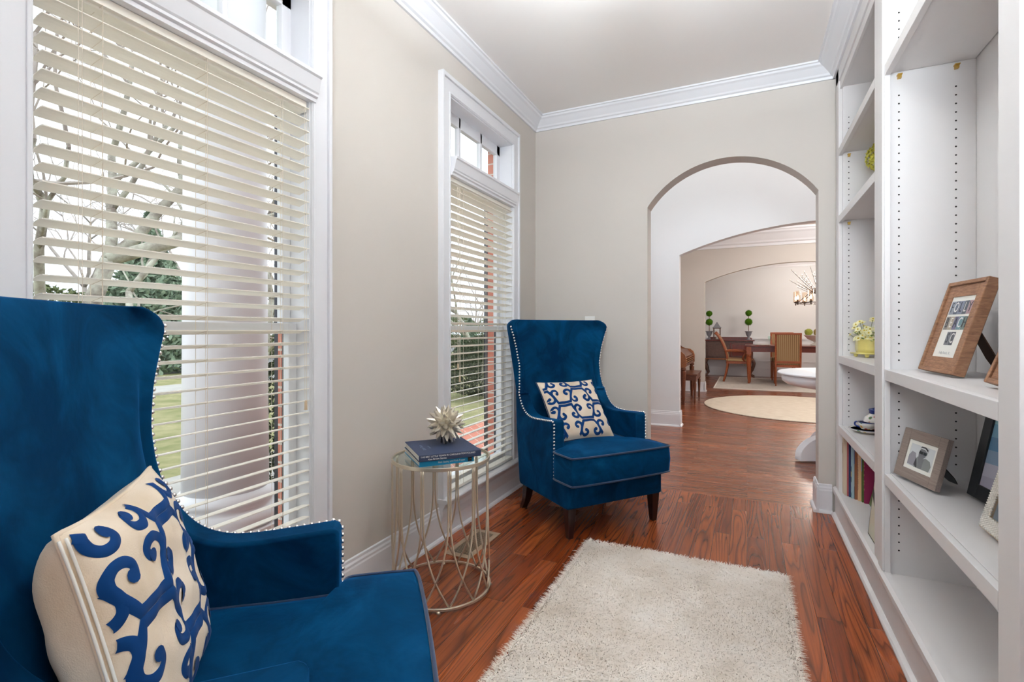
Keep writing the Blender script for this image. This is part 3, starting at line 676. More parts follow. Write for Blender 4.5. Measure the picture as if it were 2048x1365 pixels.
def tuft(x, y, L, lean, az, w):
    dx, dy = cos(az), sin(az); px, py = -dy*w, dx*w; b = len(V_); z0 = .012
    for t, ww in ((0, 1), (.5, .8), (1, .25)):
        h = L*sin(t*pi/2*.85)*(1-.35*lean*t); o = lean*L*t*t
        for s_ in (-1, 1): V_.append((x+dx*o+px*s_*ww, y+dy*o+py*s_*ww, z0+h))
    F_.append((b, b+1, b+3, b+2)); F_.append((b+2, b+3, b+5, b+4))
def swirl(x, y): return 2.2*sin(3.1*x+1.3*sin(2.7*y))+2.0*cos(2.3*y-1.7*x)+.8*sin(9*x-7*y)
for i in range(62000):
    x = rnd.uniform(RX0+.012, RX1-.012); y = rnd.uniform(RY0+.012, RY1-.012)
    tuft(x, y, rnd.uniform(.020, .034), rnd.uniform(.9, 1.5), swirl(x, y)+rnd.gauss(0, .8), rnd.uniform(.0011, .0026))
for i in range(4200):
    e = rnd.random(); s_ = rnd.random()
    if e < .4: x, y, az = RX0+.018, RY0+(RY1-RY0)*s_, pi
    elif e < .8: x, y, az = RX1-.018, RY0+(RY1-RY0)*s_, 0
    else: x, y, az = RX0+(RX1-RX0)*s_, RY1-.018, pi/2
    tuft(x, y, rnd.uniform(.018, .032), rnd.uniform(.8, 1.4), az+rnd.gauss(0, .6), rnd.uniform(.0009, .0018))
me.from_pydata(V_, [], F_); me.materials.append(M['shag']); o = bpy.data.objects.new('pile', me); C.objects.link(o); o.parent = rg; o['kind'] = 'stuff'
# floor register, switch plate, ceiling light
vt = thing('floor_vent', 'brass floor register set in the oak floor under the window', 'vent', (-1.31, 2.32, 0))
bm = B(); box(bm, -.075, .075, -.172, -.140, 0, .004); box(bm, -.075, .075, .140, .172, 0, .004); box(bm, -.075, -.048, -.14, .14, 0, .004); box(bm, .048, .075, -.14, .14, 0, .004); link('frame', bm, M['gold'], vt, bevel=.001)
bm = B()
for k in range(24): box(bm, -.048, .048, -.138+k*.0116, -.1345+k*.0116, .0009, .003)
link('louver_panel', bm, M['gold'], vt)
bm = B(); box(bm, -.048, .048, -.14, .14, .0001, .0008); link('duct_opening', bm, M['hole'], vt)
sw = thing('light_switch', 'white switch plate on the far wall above the blue armchair', 'switch', (-1.06, YF, 1.175))
bm = B(); box(bm, -.038, .038, -.006, 0, -.057, .057); link('plate', bm, M['plate'], sw, bevel=.002)
bm = B(); box(bm, -.006, .006, -.016, -.005, -.011, .011); link('toggle', bm, M['plate'], sw, bevel=.001)
cl = thing('ceiling_light', 'bowl ceiling light hanging over the shag rug', 'lamp', (-.35, 1.62, ZC))
bm = B(); lathe(bm, [(.001, 0), (.07, 0), (.07, -.02), (.012, -.03), (.012, -.30), (.001, -.30)], seg=32); link('canopy', bm, M['champagne'], cl)
bm = B(); lathe(bm, [(.001, -.36), (.08, -.35), (.15, -.31), (.185, -.26), (.18, -.26), (.145, -.30), (.08, -.34), (.001, -.35)], seg=48)
M['lampglass'] = mat('lit_opal_glass', (1, .95, .88, 1), .4, emit=(1, .92, .82, 1), es=1.2); link('shade', bm, M['lampglass'], cl, smooth=True)
area('ceiling_lamp', (-.35, 1.62, ZC-.25), (RAD(180), 0, 0), .28, .28, LIGHTS['room'], (.86, .94, 1))
# ------------------------------------------------------------------ picture frames
def frame_body(t, w, h, lean, border, depth, m, inner=None, mat_b=.0, lip=0, easel='card', bw=.07, reach=.085):
    Rm = Matrix.Rotation(-lean, 4, 'X')
    def ringbox(name, x0, x1, z0, z1, b, y0, y1, mm, bev=.001, bb=None):
        bm = B(); bb = bb or (b, b)
        box(bm, x0, x0+b, y0, y1, z0, z1, T=Rm); box(bm, x1-b, x1, y0, y1, z0, z1, T=Rm)
        box(bm, x0+b, x1-b, y0, y1, z0, z0+bb[0], T=Rm); box(bm, x0+b, x1-b, y0, y1, z1-bb[1], z1, T=Rm)
        return link(name, bm, mm, t, bevel=bev)
    if lip:
        ringbox('frame', 0, w, 0, h, lip, 0, depth, m, .003); ringbox('inner_frame', lip, w-lip, lip, h-lip, border-lip, depth*.2, depth*.6, m, .001)
        py = depth*.3
    else: ringbox('frame', 0, w, 0, h, border, 0, depth, m, .0012); py = .006
    if mat_b: ringbox('mat_board', border-.001, w-border+.001, border-.001, h-border+.001, mat_b, py-.0015, py+.001, M['mat_board'], 0)
    o = border+mat_b
    bm = B(); box(bm, .004, w-.004, depth-.003, depth+.001, .004, h-.004, T=Rm); link('backing', bm, M[easel], t)
    # easel strut
    z1 = h*.62; top = Rm @ Vector((w/2, depth+.002, z1)); foot = Vector((w/2, top.y+reach, .001)); bm = B()
    vs = []
    for p, q in ((top, bw/2*.8), (foot+(top-foot)*.25, bw/2), (foot, bw/2*.55)):
        for dx in (-q, q):
            for dy in (0, .004): vs.append(bm.verts.new((p.x+dx, p.y+dy, p.z)))
    for a in (0, 4):
        for q in ((0, 2, 6, 4), (1, 5, 7, 3), (0, 4, 5, 1), (2, 3, 7, 6)): bm.faces.new([vs[a+i] for i in q])
    bm.faces.new([vs[i] for i in (0, 1, 3, 2)]); bm.faces.new([vs[i] for i in (8, 10, 11, 9)]); link('easel_strut', bm, M[easel if easel != 'black' else 'blackvel'], t)
    return Rm, o, py
def flat(bm, poly, y, Rm, mi=0):
    bm.faces.new([bm.verts.new(Rm @ Vector((x, y, z))) for x, z in poly]).material_index = mi
def picture(label, cat, x, y, z, yaw, up=.010):
    return thing('picture_frame', label, cat, (x, y, z+up), yaw, None)
f1 = picture('rustic brown wood frame with FOLLY BEACH letters on the middle shelf', 'picture frame', .572, 2.323, .9765, -1.487)
Rm, o, py = frame_body(f1, .271, .327, .291, .055, .034, M['rustic'], lip=.014, easel='card')
bm = B(); flat(bm, [(.045, .045), (.226, .045), (.226, .282), (.045, .282)], py, Rm); pr = link('print', bm, M['mat_board'], f1)
tiles = ['FOLLY', 'BEACH', 'SC']; cols = [(150, 156, 168), (96, 102, 116), (128, 134, 150), (88, 92, 100), (170, 140, 144), (140, 132, 126), (176, 164, 146), (112, 108, 132), (110, 140, 146), (104, 118, 112), (120, 120, 124), (84, 86, 92)]
ci = 0
for r_, word in enumerate(tiles):
    n = len(word); tw, th_ = .0305, .047; x0 = (.271-n*tw)/2+.002; z0 = .208-r_*.055
    for i, ch in enumerate(word):
        bm = B(); c_ = cols[ci % len(cols)]; ci += 1
        flat(bm, [(x0+i*tw, z0), (x0+(i+1)*tw-.0008, z0), (x0+(i+1)*tw-.0008, z0+th_), (x0+i*tw, z0+th_)], py-.0006, Rm); link('letter_tile', bm, col('tile_%d' % (ci), *c_), pr)
        mt = Rm @ Matrix.Translation((x0+(i+.5)*tw, py-.0012, z0+th_/2)) @ Matrix.Rotation(RAD(90), 4, 'X')
        text('letter', ch, .050, M['plate'] if i % 2 else col('tile_ink', 58, 60, 66), pr, mt, sx=.72)
text('caption', 'Folly Beach, SC', .013, col('caption_grey', 190, 190, 190), pr, Rm @ Matrix.Translation((.138, py-.001, .070)) @ Matrix.Rotation(RAD(90), 4, 'X'))
f2 = picture('second rustic brown wood frame, half hidden behind the right bookcase stile', 'picture frame', .578, 1.772, .9765, -1.52, .0135)
Rm, o, py = frame_body(f2, .27, .327, .36, .055, .034, M['rustic'], lip=.014, reach=.06)
bm = B(); flat(bm, [(.045, .045), (.226, .045), (.226, .282), (.045, .282)], py, Rm); link('print', bm, M['mat_board'], f2)
f3 = picture('grey-brown wood frame with black and white photo of person in cap', 'picture frame', .512, 2.385, .5675, -1.277)
Rm, o, py = frame_body(f3, .232, .184, .245, .038, .017, M['greywood'], mat_b=.014, easel='blackvel', bw=.075)
x0, x1, z0, z1 = .051, .181, .051, .133; bm = B()
flat(bm, [(x0, z0), (x1, z0), (x1, z1), (x0, z1)], py, Rm, 0)
def pl(pts, k, mi): flat(bm, [(x0+(x1-x0)*a, z0+(z1-z0)*b) for a, b in pts], py-.0003*k, Rm, mi)
pl([(0, .05), (.30, .02), (.34, .3), (.26, .62), (.10, .66), (0, .45)], 1, 1)
pl([(.30, 0), (.92, 0), (.96, .25), (.88, .45), (.70, .52), (.5, .46), (.36, .5), (.30, .2)], 2, 2)
pl([(.40, .45), (.46, 0), (.62, 0), (.64, .45)], 3, 3); pl([(.32, .46), (.44, .02), (.40, 0), (.28, .1)], 3, 4)
pl([(.40, .46), (.38, .7), (.42, .86), (.52, .92), (.64, .88), (.70, .74), (.66, .55), (.56, .44)], 4, 3)
pl([(.38, .80), (.44, .98), (.60, 1.0), (.72, .92), (.73, .78), (.6, .86), (.48, .87)], 5, 4); pl([(.38, .78), (.46, .88), (.60, .88), (.72, .78), (.73, .82), (.60, .93), (.46, .93), (.37, .83)], 6, 0)
pl([(.40, .66), (.54, .64), (.56, .76), (.41, .78)], 6, 5); pl([(.58, .64), (.70, .64), (.71, .77), (.57, .77)], 6, 5)
link('photo', bm, [col('photo_light', 206, 210, 212), col('photo_mid', 140, 138, 146), col('photo_shirt', 128, 132, 130), col('photo_skin', 112, 112, 116), col('photo_dark', 52, 50, 54), col('photo_black', 30, 32, 32)], f3)
def seapic(t, Rm, py, x0, x1, z0, z1, cs):
    bm = B(); n = len(cs)
    for i in range(n):
        a = z0+(z1-z0)*i/n; b = z0+(z1-z0)*(i+1)/n; k = .006
        flat(bm, [(x0, a-(k if i else 0)), (x1, a+(k if i else 0)), (x1, b+(k if i < n-1 else 0)), (x0, b-(k if i < n-1 else 0))], py, Rm, i)
    link('photo', bm, [col('sea_%d_%d_%d' % c, *c, rough=.25) for c in cs], t)
f4 = picture('black frame with blue seaside photo leaning on the lower shelf', 'picture frame', .672, 2.19, .5675, -1.45)
Rm, o, py = frame_body(f4, .25, .335, .195, .046, .024, M['black'], easel='black', reach=.018)
seapic(f4, Rm, py, .04, .21, .04, .30, [(176, 172, 190), (190, 190, 206), (140, 164, 190), (96, 140, 176), (120, 168, 196), (150, 200, 208)])
f5 = picture('pale gold beaded frame standing before the black frame', 'picture frame', .592, 1.842, .5675, -1.56)
Rm, o, py = frame_body(f5, .21, .262, .26, .040, .014, M['gold'], easel='black')
seapic(f5, Rm, py, .036, .174, .036, .226, [(120, 130, 140), (140, 150, 160), (110, 130, 150)])
bm = B(); r0 = .0034
for i in range(32):
    for j in range(36):
        x = .006+i*.0066; z = .006+j*.0072+(.0036 if i % 2 else 0)
        if x > .205 or z > .257 or (.040 < x < .170 and .040 < z < .222): continue
        p = Rm @ Vector((x, -.001, z)); ball(bm, p, r0, 6, 4)
link('beading', bm, M['ceramic'], f5, smooth=True, kind='stuff')
f6 = thing('picture_frame', 'black framed picture on the back of the upper shelf bay', 'picture frame', (.7745, 1.90, 1.62), -pi/2)
bm = B(); box(bm, 0, .02, -.015, 0, 0, .34); box(bm, .23, .25, -.015, 0, 0, .34); box(bm, .02, .23, -.015, 0, 0, .02); box(bm, .02, .23, -.015, 0, .32, .34); link('frame', bm, M['black'], f6)
bm = B(); box(bm, .015, .235, -.006, -.001, .015, .325); link('print', bm, M['mat_board'], f6)
# ------------------------------------------------------------------ left bay ornaments
rnd = random.Random(5)
hy = thing('flower_vase', 'white vase of yellow-green hydrangea on the upper left shelf', 'flower vase', (.665, 3.10, 1.8025))
bm = B(); lathe(bm, [(.001, 0), (.035, 0), (.05, .03), (.052, .07), (.03, .12), (.024, .15), (.030, .16), (.022, .155), (.018, .12)], seg=24); link('vase', bm, M['ceramic'], hy, smooth=True)
bm = B(); tube(bm, spline([(0, 0, .03), (.0, .03, .2), (0, .12, .28), (0, .19, .28)], 5), .003, 6); link('stem', bm, col('stem_green', 96, 120, 60), hy)
def petals(bm, c, r, n, ps, sz=1):
    for i in range(n):
        z = 1-2*(i+.5)/n; q = math.sqrt(1-z*z); a = i*2.39996; d = Vector((q*cos(a), q*sin(a), z)); p = c+Vector((d.x*r, d.y*r, d.z*r*sz))*rnd.uniform(.88, 1.08)
        u = d.cross(Vector((rnd.uniform(-1, 1), rnd.uniform(-1, 1), .3))).normalized(); v = d.cross(u)
        m_ = bm.verts.new(p-d*ps*.3); k = 4; rs = []
        for s_ in range(8): 
            rr = ps*(1 if s_ % 2 == 0 else .55); rs.append(bm.verts.new(p+(u*cos(s_*pi/4)+v*sin(s_*pi/4))*rr+d*ps*.25*(s_ % 2 == 0)))
        for s_ in range(8): bm.faces.new((m_, rs[s_], rs[(s_+1) % 8]))
bm = B(); petals(bm, Vector((-.005, .20, .262)), .070, 170, .015, 1.15); bm2 = B(); petals(bm2, Vector((.02, -.02, .24)), .06, 110, .015); link('hydrangea_head', bm2, col('hydrangea', 206, 200, 84, .8), hy); link('hydrangea_head', bm, col('hydrangea', 206, 200, 84, .8), hy)
yv = thing('flower_vase', 'yellow footed vase of pale daisies on the middle left shelf', 'flower vase', (.605, 3.37, .9765), RAD(20))
bm = B(); box(bm, -.048, .048, -.075, .075, .018, .026); rings = []
for z, k in ((.022, .92), (.05, 1.0), (.085, .97), (.10, 1.03), (.104, 1.06), (.10, .95), (.03, .85)):
    rings.append([(.046*k*cos(2*pi*q/28)*(1+.05*cos(8*2*pi*q/28)), .072*k*sin(2*pi*q/28)*(1+.05*cos(8*2*pi*q/28)), z) for q in range(28)])
loft(bm, rings); link('vase', bm, col('vase_yellow', 230, 216, 128, .25, coat=.5), yv, smooth=True)
for sx in (-1, 1):
    for sy in (-1, 1): bm = B(); ball(bm, (sx*.03, sy*.052, .011), .011, 10, 8); link('foot', bm, M['vase_yellow'] if 'vase_yellow' in M else M['gold'], yv, smooth=True)
bm = B(); heads = []
for i in range(46):
    a = rnd.uniform(0, 2*pi); el = rnd.uniform(.0, 1.3); L = rnd.uniform(.05, .12); h = Vector((cos(a)*cos(el)*L*.6, sin(a)*cos(el)*L*1.1, .10+sin(el)*L)); heads.append(h); tube(bm, [(h.x*.2, h.y*.3, .06), (h.x*.6, h.y*.6, .06+(h.z-.06)*.6), h], .0012, 5)
link('stems', bm, col('stem_green', 96, 120, 60), yv, kind='stuff')
bm = B(); bm2 = B()
for h in heads:
    d = (h-Vector((0, 0, .05))).normalized(); d = (d+Vector((-.5, -.5, .1))).normalized(); u = d.cross(Vector((0, 0, 1))).normalized(); v = d.cross(u)
    for s_ in range(12):
        a = 2*pi*s_/12; e = (u*cos(a)+v*sin(a)); f_ = (u*cos(a+.5)+v*sin(a+.5)); g = (u*cos(a+.25)+v*sin(a+.25)); bm.faces.new([bm.verts.new(h), bm.verts.new(h+e*.014+d*.003), bm.verts.new(h+g*.019+d*.002), bm.verts.new(h+f_*.014+d*.003)])
    ball(bm2, h+d*.003, .0045, 8, 5)
link('daisy_petals', bm, col('daisy', 244, 240, 196, .8), yv, kind='stuff'); link('daisy_centres', bm2, col('daisy_eye', 216, 190, 70, .8), yv, kind='stuff')
bm = B()
for i in range(26):
    a = rnd.uniform(0, 2*pi); c = Vector((cos(a)*.04, sin(a)*.07, rnd.uniform(.09, .15))); d = Vector((cos(a), sin(a), rnd.uniform(-.2, .8))).normalized()*.035; s_ = Vector((-sin(a), cos(a), 0))*.007
    bm.faces.new([bm.verts.new(c), bm.verts.new(c+d*.5+s_), bm.verts.new(c+d), bm.verts.new(c+d*.5-s_)])
link('leaves', bm, col('leaf_green', 110, 150, 60), yv, kind='stuff')
def floral(name):
    m = mat(name, lin(240, 236, 228), .25, coat=.5); n, l, p = nodes(m); v = pos(n, l, obj=True)
    vo = n.new('ShaderNodeTexVoronoi'); vo.inputs['Scale'].default_value = 38; l.new(v, vo.inputs['Vector'])
    spots = ramp(n, l, vo.outputs['Distance'], [(.28, (1, 1, 1, 1)), (.40, (0, 0, 0, 1))])
    cc = n.new('ShaderNodeValToRGB'); e = cc.color_ramp.elements; e[0].position = 0; e[0].color = lin(200, 84, 70); e[1].position = 1; e[1].color = lin(60, 84, 150)
    for q, c in ((.3, lin(226, 190, 90)), (.5, lin(96, 130, 80)), (.75, lin(224, 170, 90))): x = e.new(q); x.color = c
    cc.color_ramp.interpolation = 'CONSTANT'; l.new(vo.outputs['Color'], cc.inputs[0]); l.new(mix(n, l, spots, lin(242, 238, 230), cc.outputs[0]), p.inputs['Base Color']); return m
M['floral'] = floral('floral_ceramic'); cob = col('cobalt', 44, 66, 140, .25, coat=.5)
tp = thing('teapot', 'floral ceramic teapot with cobalt lid behind the teacup', 'teapot', (.650, 3.365, .5665))
bm = B(); lathe(bm, [(.001, 0), (.035, 0), (.04, .006), (.058, .03), (.064, .055), (.055, .08), (.036, .095), (.034, .10)], seg=28); link('body', bm, M['floral'], tp, smooth=True)
bm = B(); lathe(bm, [(.036, .10), (.038, .106), (.036, .114), (.040, .118), (.036, .126), (.014, .132), (.008, .138), (.012, .146), (.001, .151)], seg=24); link('lid', bm, cob, tp, smooth=True)
bm = B(); tube(bm, spline([(0, .05, .035), (0, .08, .05), (0, .092, .085), (0, .108, .108)], 5), [.016]*5+[.012]*5+[.009]*6, 10); link('spout', bm, M['floral'], tp, smooth=True)
bm = B(); tube(bm, spline([(0, -.05, .085), (0, -.085, .09), (0, -.098, .06), (0, -.07, .03), (0, -.055, .03)], 5), .006, 8); link('handle', bm, cob, tp, smooth=True)
cu = thing('teacup', 'floral teacup with cobalt rim on the plate before the teapot', 'teacup', (.598, 3.32, .5745), RAD(30))
bm = B(); lathe(bm, [(.001, 0), (.022, 0), (.026, .006), (.040, .028), (.046, .048), (.044, .048), (.036, .026), (.02, .008), (.001, .006)], seg=28); link('bowl', bm, M['floral'], cu, smooth=True)
bm = B(); lathe(bm, [(.0445, .0465), (.0475, .047), (.0475, .0495), (.0445, .05), (.0445, .0465)], seg=28); link('rim', bm, cob, cu, smooth=True)
bm = B(); tube(bm, spline([(-.01, .042, .040), (-.015, .066, .040), (-.015, .07, .022), (-.008, .038, .014)], 5), .0045, 8); link('handle', bm, cob, cu, smooth=True)
sc_ = thing('saucer', 'floral saucer with blue rim under the teacup', 'saucer', (.600, 3.315, .5665))
bm = B(); lathe(bm, [(.001, 0), (.04, 0), (.08, .014), (.088, .020), (.086, .022), (.05, .008), (.001, .006)], seg=8+24); link('plate', bm, M['floral'], sc_, smooth=True)
bm = B(); lathe(bm, [(.083, .0195), (.088, .0215), (.090, .0215), (.0885, .0195), (.083, .0195)], seg=32); link('rim', bm, cob, sc_, smooth=True)
# upright books
def upright(label, y0, y1, x0, depth, h, cov, lean=0, extra=None):
    t = thing('book', label, 'book', (x0, y1, .1685), RAD(0), 'books on the bottom left shelf'); w = y1-y0; c = .002
    bm = B(); box(bm, 0, depth, -w, -w+c, 0, h); box(bm, 0, depth, -c, 0, 0, h); box(bm, 0, c*1.2, -w+c, -c, 0, h); link('cover', bm, cov, t, bevel=.0006)
    bm = B(); box(bm, c*1.2, depth-.004, -w+c, -c, .003, h-.003); link('pages', bm, M['mat_board'], t)
    if extra:
        for z0_, z1_, cc in extra: bm = B(); box(bm, -.0006, .0008, -w+.001, -.001, z0_, z1_); link('spine_panel', bm, cc, t)
    return t
upright('worn cream book standing at the far end of the bottom shelf', 3.462, 3.494, .507, .2, .335, col('book_cream', 214, 200, 176), extra=[(.24, .30, col('book_tan', 190, 164, 130))])
upright('thin red-edged book next to the worn cream book', 3.449, 3.459, .524, .2, .33, col('book_pinkred', 186, 96, 96))
upright('slim dark blue book left of the pale teal one', 3.436, 3.447, .531, .21, .335, col('book_dark_blue', 40, 48, 92))
upright('book with pale blue, teal and yellow banded spine', 3.416, 3.434, .540, .21, .32, col('book_pale_blue', 172, 200, 208), extra=[(.0, .03, col('book_teal', 40, 110, 116)), (.09, .12, col('book_teal2', 36, 84, 80)), (.12, .15, col('book_yellow', 214, 190, 110)), (.15, .18, col('book_teal2', 36, 84, 80))])
upright('book with royal blue sky and brown landscape spine', 3.398, 3.414, .553, .21, .325, col('book_brown', 150, 96, 66), extra=[(.20, .323, col('book_royal', 24, 60, 130)), (0, .07, col('book_maroon', 84, 44, 46))])
bw = upright('peach book with grey wonderful lettering on its spine', 3.377, 3.396, .566, .2, .33, col('book_peach', 240, 198, 150))
text('spine_lettering', 'wonderful', .030, col('book_grey', 136, 128, 130), bw, Matrix.Translation((-.0008, -.0095, .15)) @ Matrix.Rotation(RAD(-90), 4, 'Z') @ Matrix.Rotation(RAD(90), 4, 'X') @ Matrix.Rotation(RAD(90), 4, 'Z'), sx=1.5)
upright('book with green field and blue sky spine beside the peach one', 3.360, 3.375, .580, .19, .33, col('book_green', 84, 110, 50), extra=[(.17, .328, col('book_sky', 90, 150, 206))])
bm_ = upright('magenta book with small pale spine marks', 3.342, 3.357, .588, .18, .30, col('book_magenta', 150, 36, 84))
bm = B()
for z in (.07, .10, .115, .15, .18, .20, .245, .26): box(bm, -.0006, .0005, -.010, -.005, z, z+.010)
link('spine_marks', bm, col('book_mark', 226, 196, 130), bm_)
def facing(name, label, x, y, z, w, h, th, lean, base):
    t = thing(name, label, 'book' if name == 'book' else 'magazine', (x, y, z+th*sin(lean)), RAD(-90), None); Tm = Matrix.Rotation(-lean, 4, 'X')
    bm = B(); box(bm, 0, w, 0, .002, 0, h, T=Tm); box(bm, 0, w, th-.002, th, 0, h, T=Tm); box(bm, w-.002, w, .002, th-.002, 0, h, T=Tm); link('cover', bm, base, t)
    bm = B(); box(bm, .003, w-.002, .002, th-.002, .003, h-.003, T=Tm); link('pages', bm, M['mat_board'], t); return t, Tm
bl, Tm = facing('book', 'large book facing out with bright blue sky and green village on its cover', .606, 3.325, .1685, .26, .33, .018, .22, col('book_blue', 28, 130, 190))
bm = B(); flat(bm, [(.001, .001), (.259, .001), (.259, .20), (.13, .235), (.001, .215)], -.0006, Tm, 0); flat(bm, [(.001, .14), (.259, .12), (.259, .17), (.1, .205), (.001, .19)], -.0010, Tm, 1); link('cover_picture', bm, [col('book_village', 96, 116, 66), col('book_sand', 206, 190, 150)], bl)
mg, Tm = facing('magazine', 'cream magazine with dark diagonal bands facing out beside the stile', .518, 2.862, .1685, .22, .31, .008, .10, col('magazine_cream', 214, 210, 190))
bm = B(); flat(bm, [(.002, .25), (.218, .12), (.218, .17), (.002, .30)], -.0008, Tm); flat(bm, [(.002, .18), (.218, .05), (.218, .08), (.002, .22)], -.0008, Tm); flat(bm, [(0, 0), (.004, 0), (.004, .31), (0, .31)], -.0009, Tm); flat(bm, [(.004, 0), (.22, 0), (.22, .005), (.004, .005)], -.0009, Tm); link('cover_band', bm, col('magazine_dark', 60, 62, 58), mg)
# ------------------------------------------------------------------ foyer pedestal table
ft = thing('pedestal_table', 'round white pedestal table with scroll feet in the foyer', 'table', (.85, 5.15, 0))
bm = B(); lathe(bm, [(.001, .735), (.58, .735), (.60, .742), (.60, .752), (.59, .76), (.001, .76)], seg=72); link('table_top', bm, M['white'], ft, smooth=False, bevel=.002)
bm = B(); lathe(bm, [(.47, .635), (.53, .65), (.562, .675), (.568, .70), (.568, .738), (.47, .738)], seg=60); bmesh.ops.remove_doubles(bm, verts=bm.verts[:], dist=1e-5); link('apron', bm, M['white'], ft, smooth=True)
bm = B(); lathe(bm, [(.13, .12), (.12, .2), (.07, .26), (.06, .34), (.1, .42), (.09, .52), (.16, .6), (.2, .735)], seg=32); link('pedestal', bm, M['white'], ft, smooth=True)
for a in (204, 125, 24, 305):
    prof = spline([(.08, .22, 0), (.26, .225, 0), (.40, .185, 0), (.485, .10, 0), (.50, .02, 0)], 5); poly = [(p.x, p.y) for p in prof]+[(.50, .012), (.34, .012), (.24, .06), (.08, .08)]
    bm = B(); prism(bm, poly, -.045, .045, 'y', T=Matrix.Rotation(RAD(a), 4, 'Z')); link('scroll_foot', bm, M['white'], ft, bevel=.004)
rr = thing('round_rug', 'round ivory woven rug on the hall floor', 'rug', (.70, 8.33, 0))
bm = B(); lathe(bm, [(.001, 0), (1.285, 0), (1.295, .006), (1.285, .012), (.001, .012)], seg=96); link('weave', bm, M['rug_round'], rr)
bm = B(); tube(bm, [(1.292*cos(2*pi*k/96), 1.292*sin(2*pi*k/96), .007) for k in range(96)], .007, 6, closed=True); link('binding', bm, M['rug_round'], rr)
dr = thing('area_rug', 'large silvery rug under the dining table', 'rug', (1.05, 11.7, 0))
bm = B(); box(bm, -1.62, 1.7, -1.24, 1.25, .0005, .010); link('weave', bm, M['rug_dining'], dr)
bm = B(); box(bm, -1.64, -1.615, -1.26, 1.27, .0005, .013); box(bm, -1.62, 1.7, -1.26, -1.235, .0005, .013); box(bm, -1.62, 1.7, 1.245, 1.27, .0005, .013); link('binding', bm, M['mat_board'], dr)
# ------------------------------------------------------------------ piano and bench
pn = thing('spinet_piano', 'small brown spinet piano with scrolled music desk beyond the foyer arch', 'piano', (-.82, 7.88, 0))
bm = B(); box(bm, -.75, -.28, 0, 1.35, .05, .84); link('case', bm, M['brown'], pn, bevel=.006)
for y in (0, 1.31):
    prof = [(-.30, .56), (-.02, .56), (0, .585), (0, .70), (-.02, .76), (-.07, .80), (-.16, .815), (-.30, .84)]
    bm = B(); prism(bm, prof, y, y+.04, 'y'); link('key_cheek', bm, M['honey'], pn, bevel=.006)
bm = B(); box(bm, -.30, -.015, .04, 1.31, .57, .61); prism(bm, [(-.30, .82), (-.12, .80), (-.03, .72), (-.03, .70), (-.30, .70)], .04, 1.31, 'y'); link('fallboard', bm, M['brown'], pn, bevel=.004)
bm = B()
for z in (.625, .655, .685): box(bm, -.03, -.008, .04, 1.31, z, z+.012)
link('front_moulding', bm, M['honey'], pn, bevel=.003)
bm = B(); prof = [(0, .815)]+[(p.x, p.y) for p in spline([(0, .84, 0), (.12, .86, 0), (.22, .90, 0), (.30, .97, 0), (.36, .99, 0), (.42, .97, 0)], 4)]+[(.93, .97)]+[(p.x, p.y) for p in spline([(.93, .97, 0), (.99, .99, 0), (1.05, .97, 0), (1.13, .90, 0), (1.23, .86, 0), (1.35, .84, 0)], 4)]+[(1.35, .815)]
prism(bm, prof, -.30, -.27, 'x'); link('music_desk', bm, M['brown'], pn, bevel=.003)
bm = B(); prism(bm, [(p.x, p.y) for p in spline([(-.12, .80, 0), (-.2, .83, 0), (-.27, .90, 0), (-.30, .98, 0), (-.34, .98, 0)], 4)]+[(-.36, .80)], .0, .03, 'y'); prism(bm, [(-.12, .80), (-.2, .83), (-.27, .90), (-.36, .98), (-.36, .80)], 1.32, 1.35, 'y'); link('side_scroll', bm, M['brown'], pn)
for y in (.035, 1.315):
    bm = B(); lathe(bm, [(.018, 0), (.022, .02), (.018, .05), (.026, .08), (.034, .40), (.04, .50), (.028, .515), (.04, .53), (.036, .56)], (-.045, y, 0), 8); link('leg', bm, M['brown'], pn, smooth=False)
be = thing('piano_bench', 'brown wooden bench with tapered legs pulled up to the piano', 'bench', (-.86, 8.55, 0))
bm = B(); box(bm, -.17, .17, -.42, .42, .425, .45); link('seat', bm, M['brown'], be, bevel=.006)
bm = B(); box(bm, -.155, .155, -.40, .40, .35, .425); link('apron', bm, M['brown'], be)
for sx in (-1, 1):
    for sy in (-1, 1):
        bm = B(); lathe(bm, [(.012, 0), (.016, .05), (.013, .07), (.024, .30), (.018, .32), (.026, .35), (.026, .36)], (sx*.135, sy*.375, 0), 8); link('leg', bm, M['brown'], be)
# ------------------------------------------------------------------ dining room
dt = thing('dining_table', 'long mahogany dining table with turned legs', 'table', (-.04, 11.55, .0105))
bm = B(); box(bm, 0, 2.35, 0, 1.1, .768, .795); link('table_top', bm, M['mahog'], dt, bevel=.006)
bm = B(); box(bm, .05, 2.3, .05, .075, .66, .768); box(bm, .05, 2.3, 1.025, 1.05, .66, .768); box(bm, .05, .075, .07, 1.03, .66, .768); box(bm, 2.275, 2.3, .07, 1.03, .66, .768); link('apron', bm, M['mahog'], dt)
for x in (.075, 2.27):
    for y in (.07, 1.03):
        bm = B(); lathe(bm, [(.018, 0), (.026, .03), (.02, .06), (.028, .10), (.05, .50), (.056, .54), (.034, .56), (.05, .59), (.05, .61)], (x, y, 0), 16); box(bm, x-.045, x+.045, y-.045, y+.045, .61, .768); link('leg', bm, M['oakchair'], dt, smooth=False)
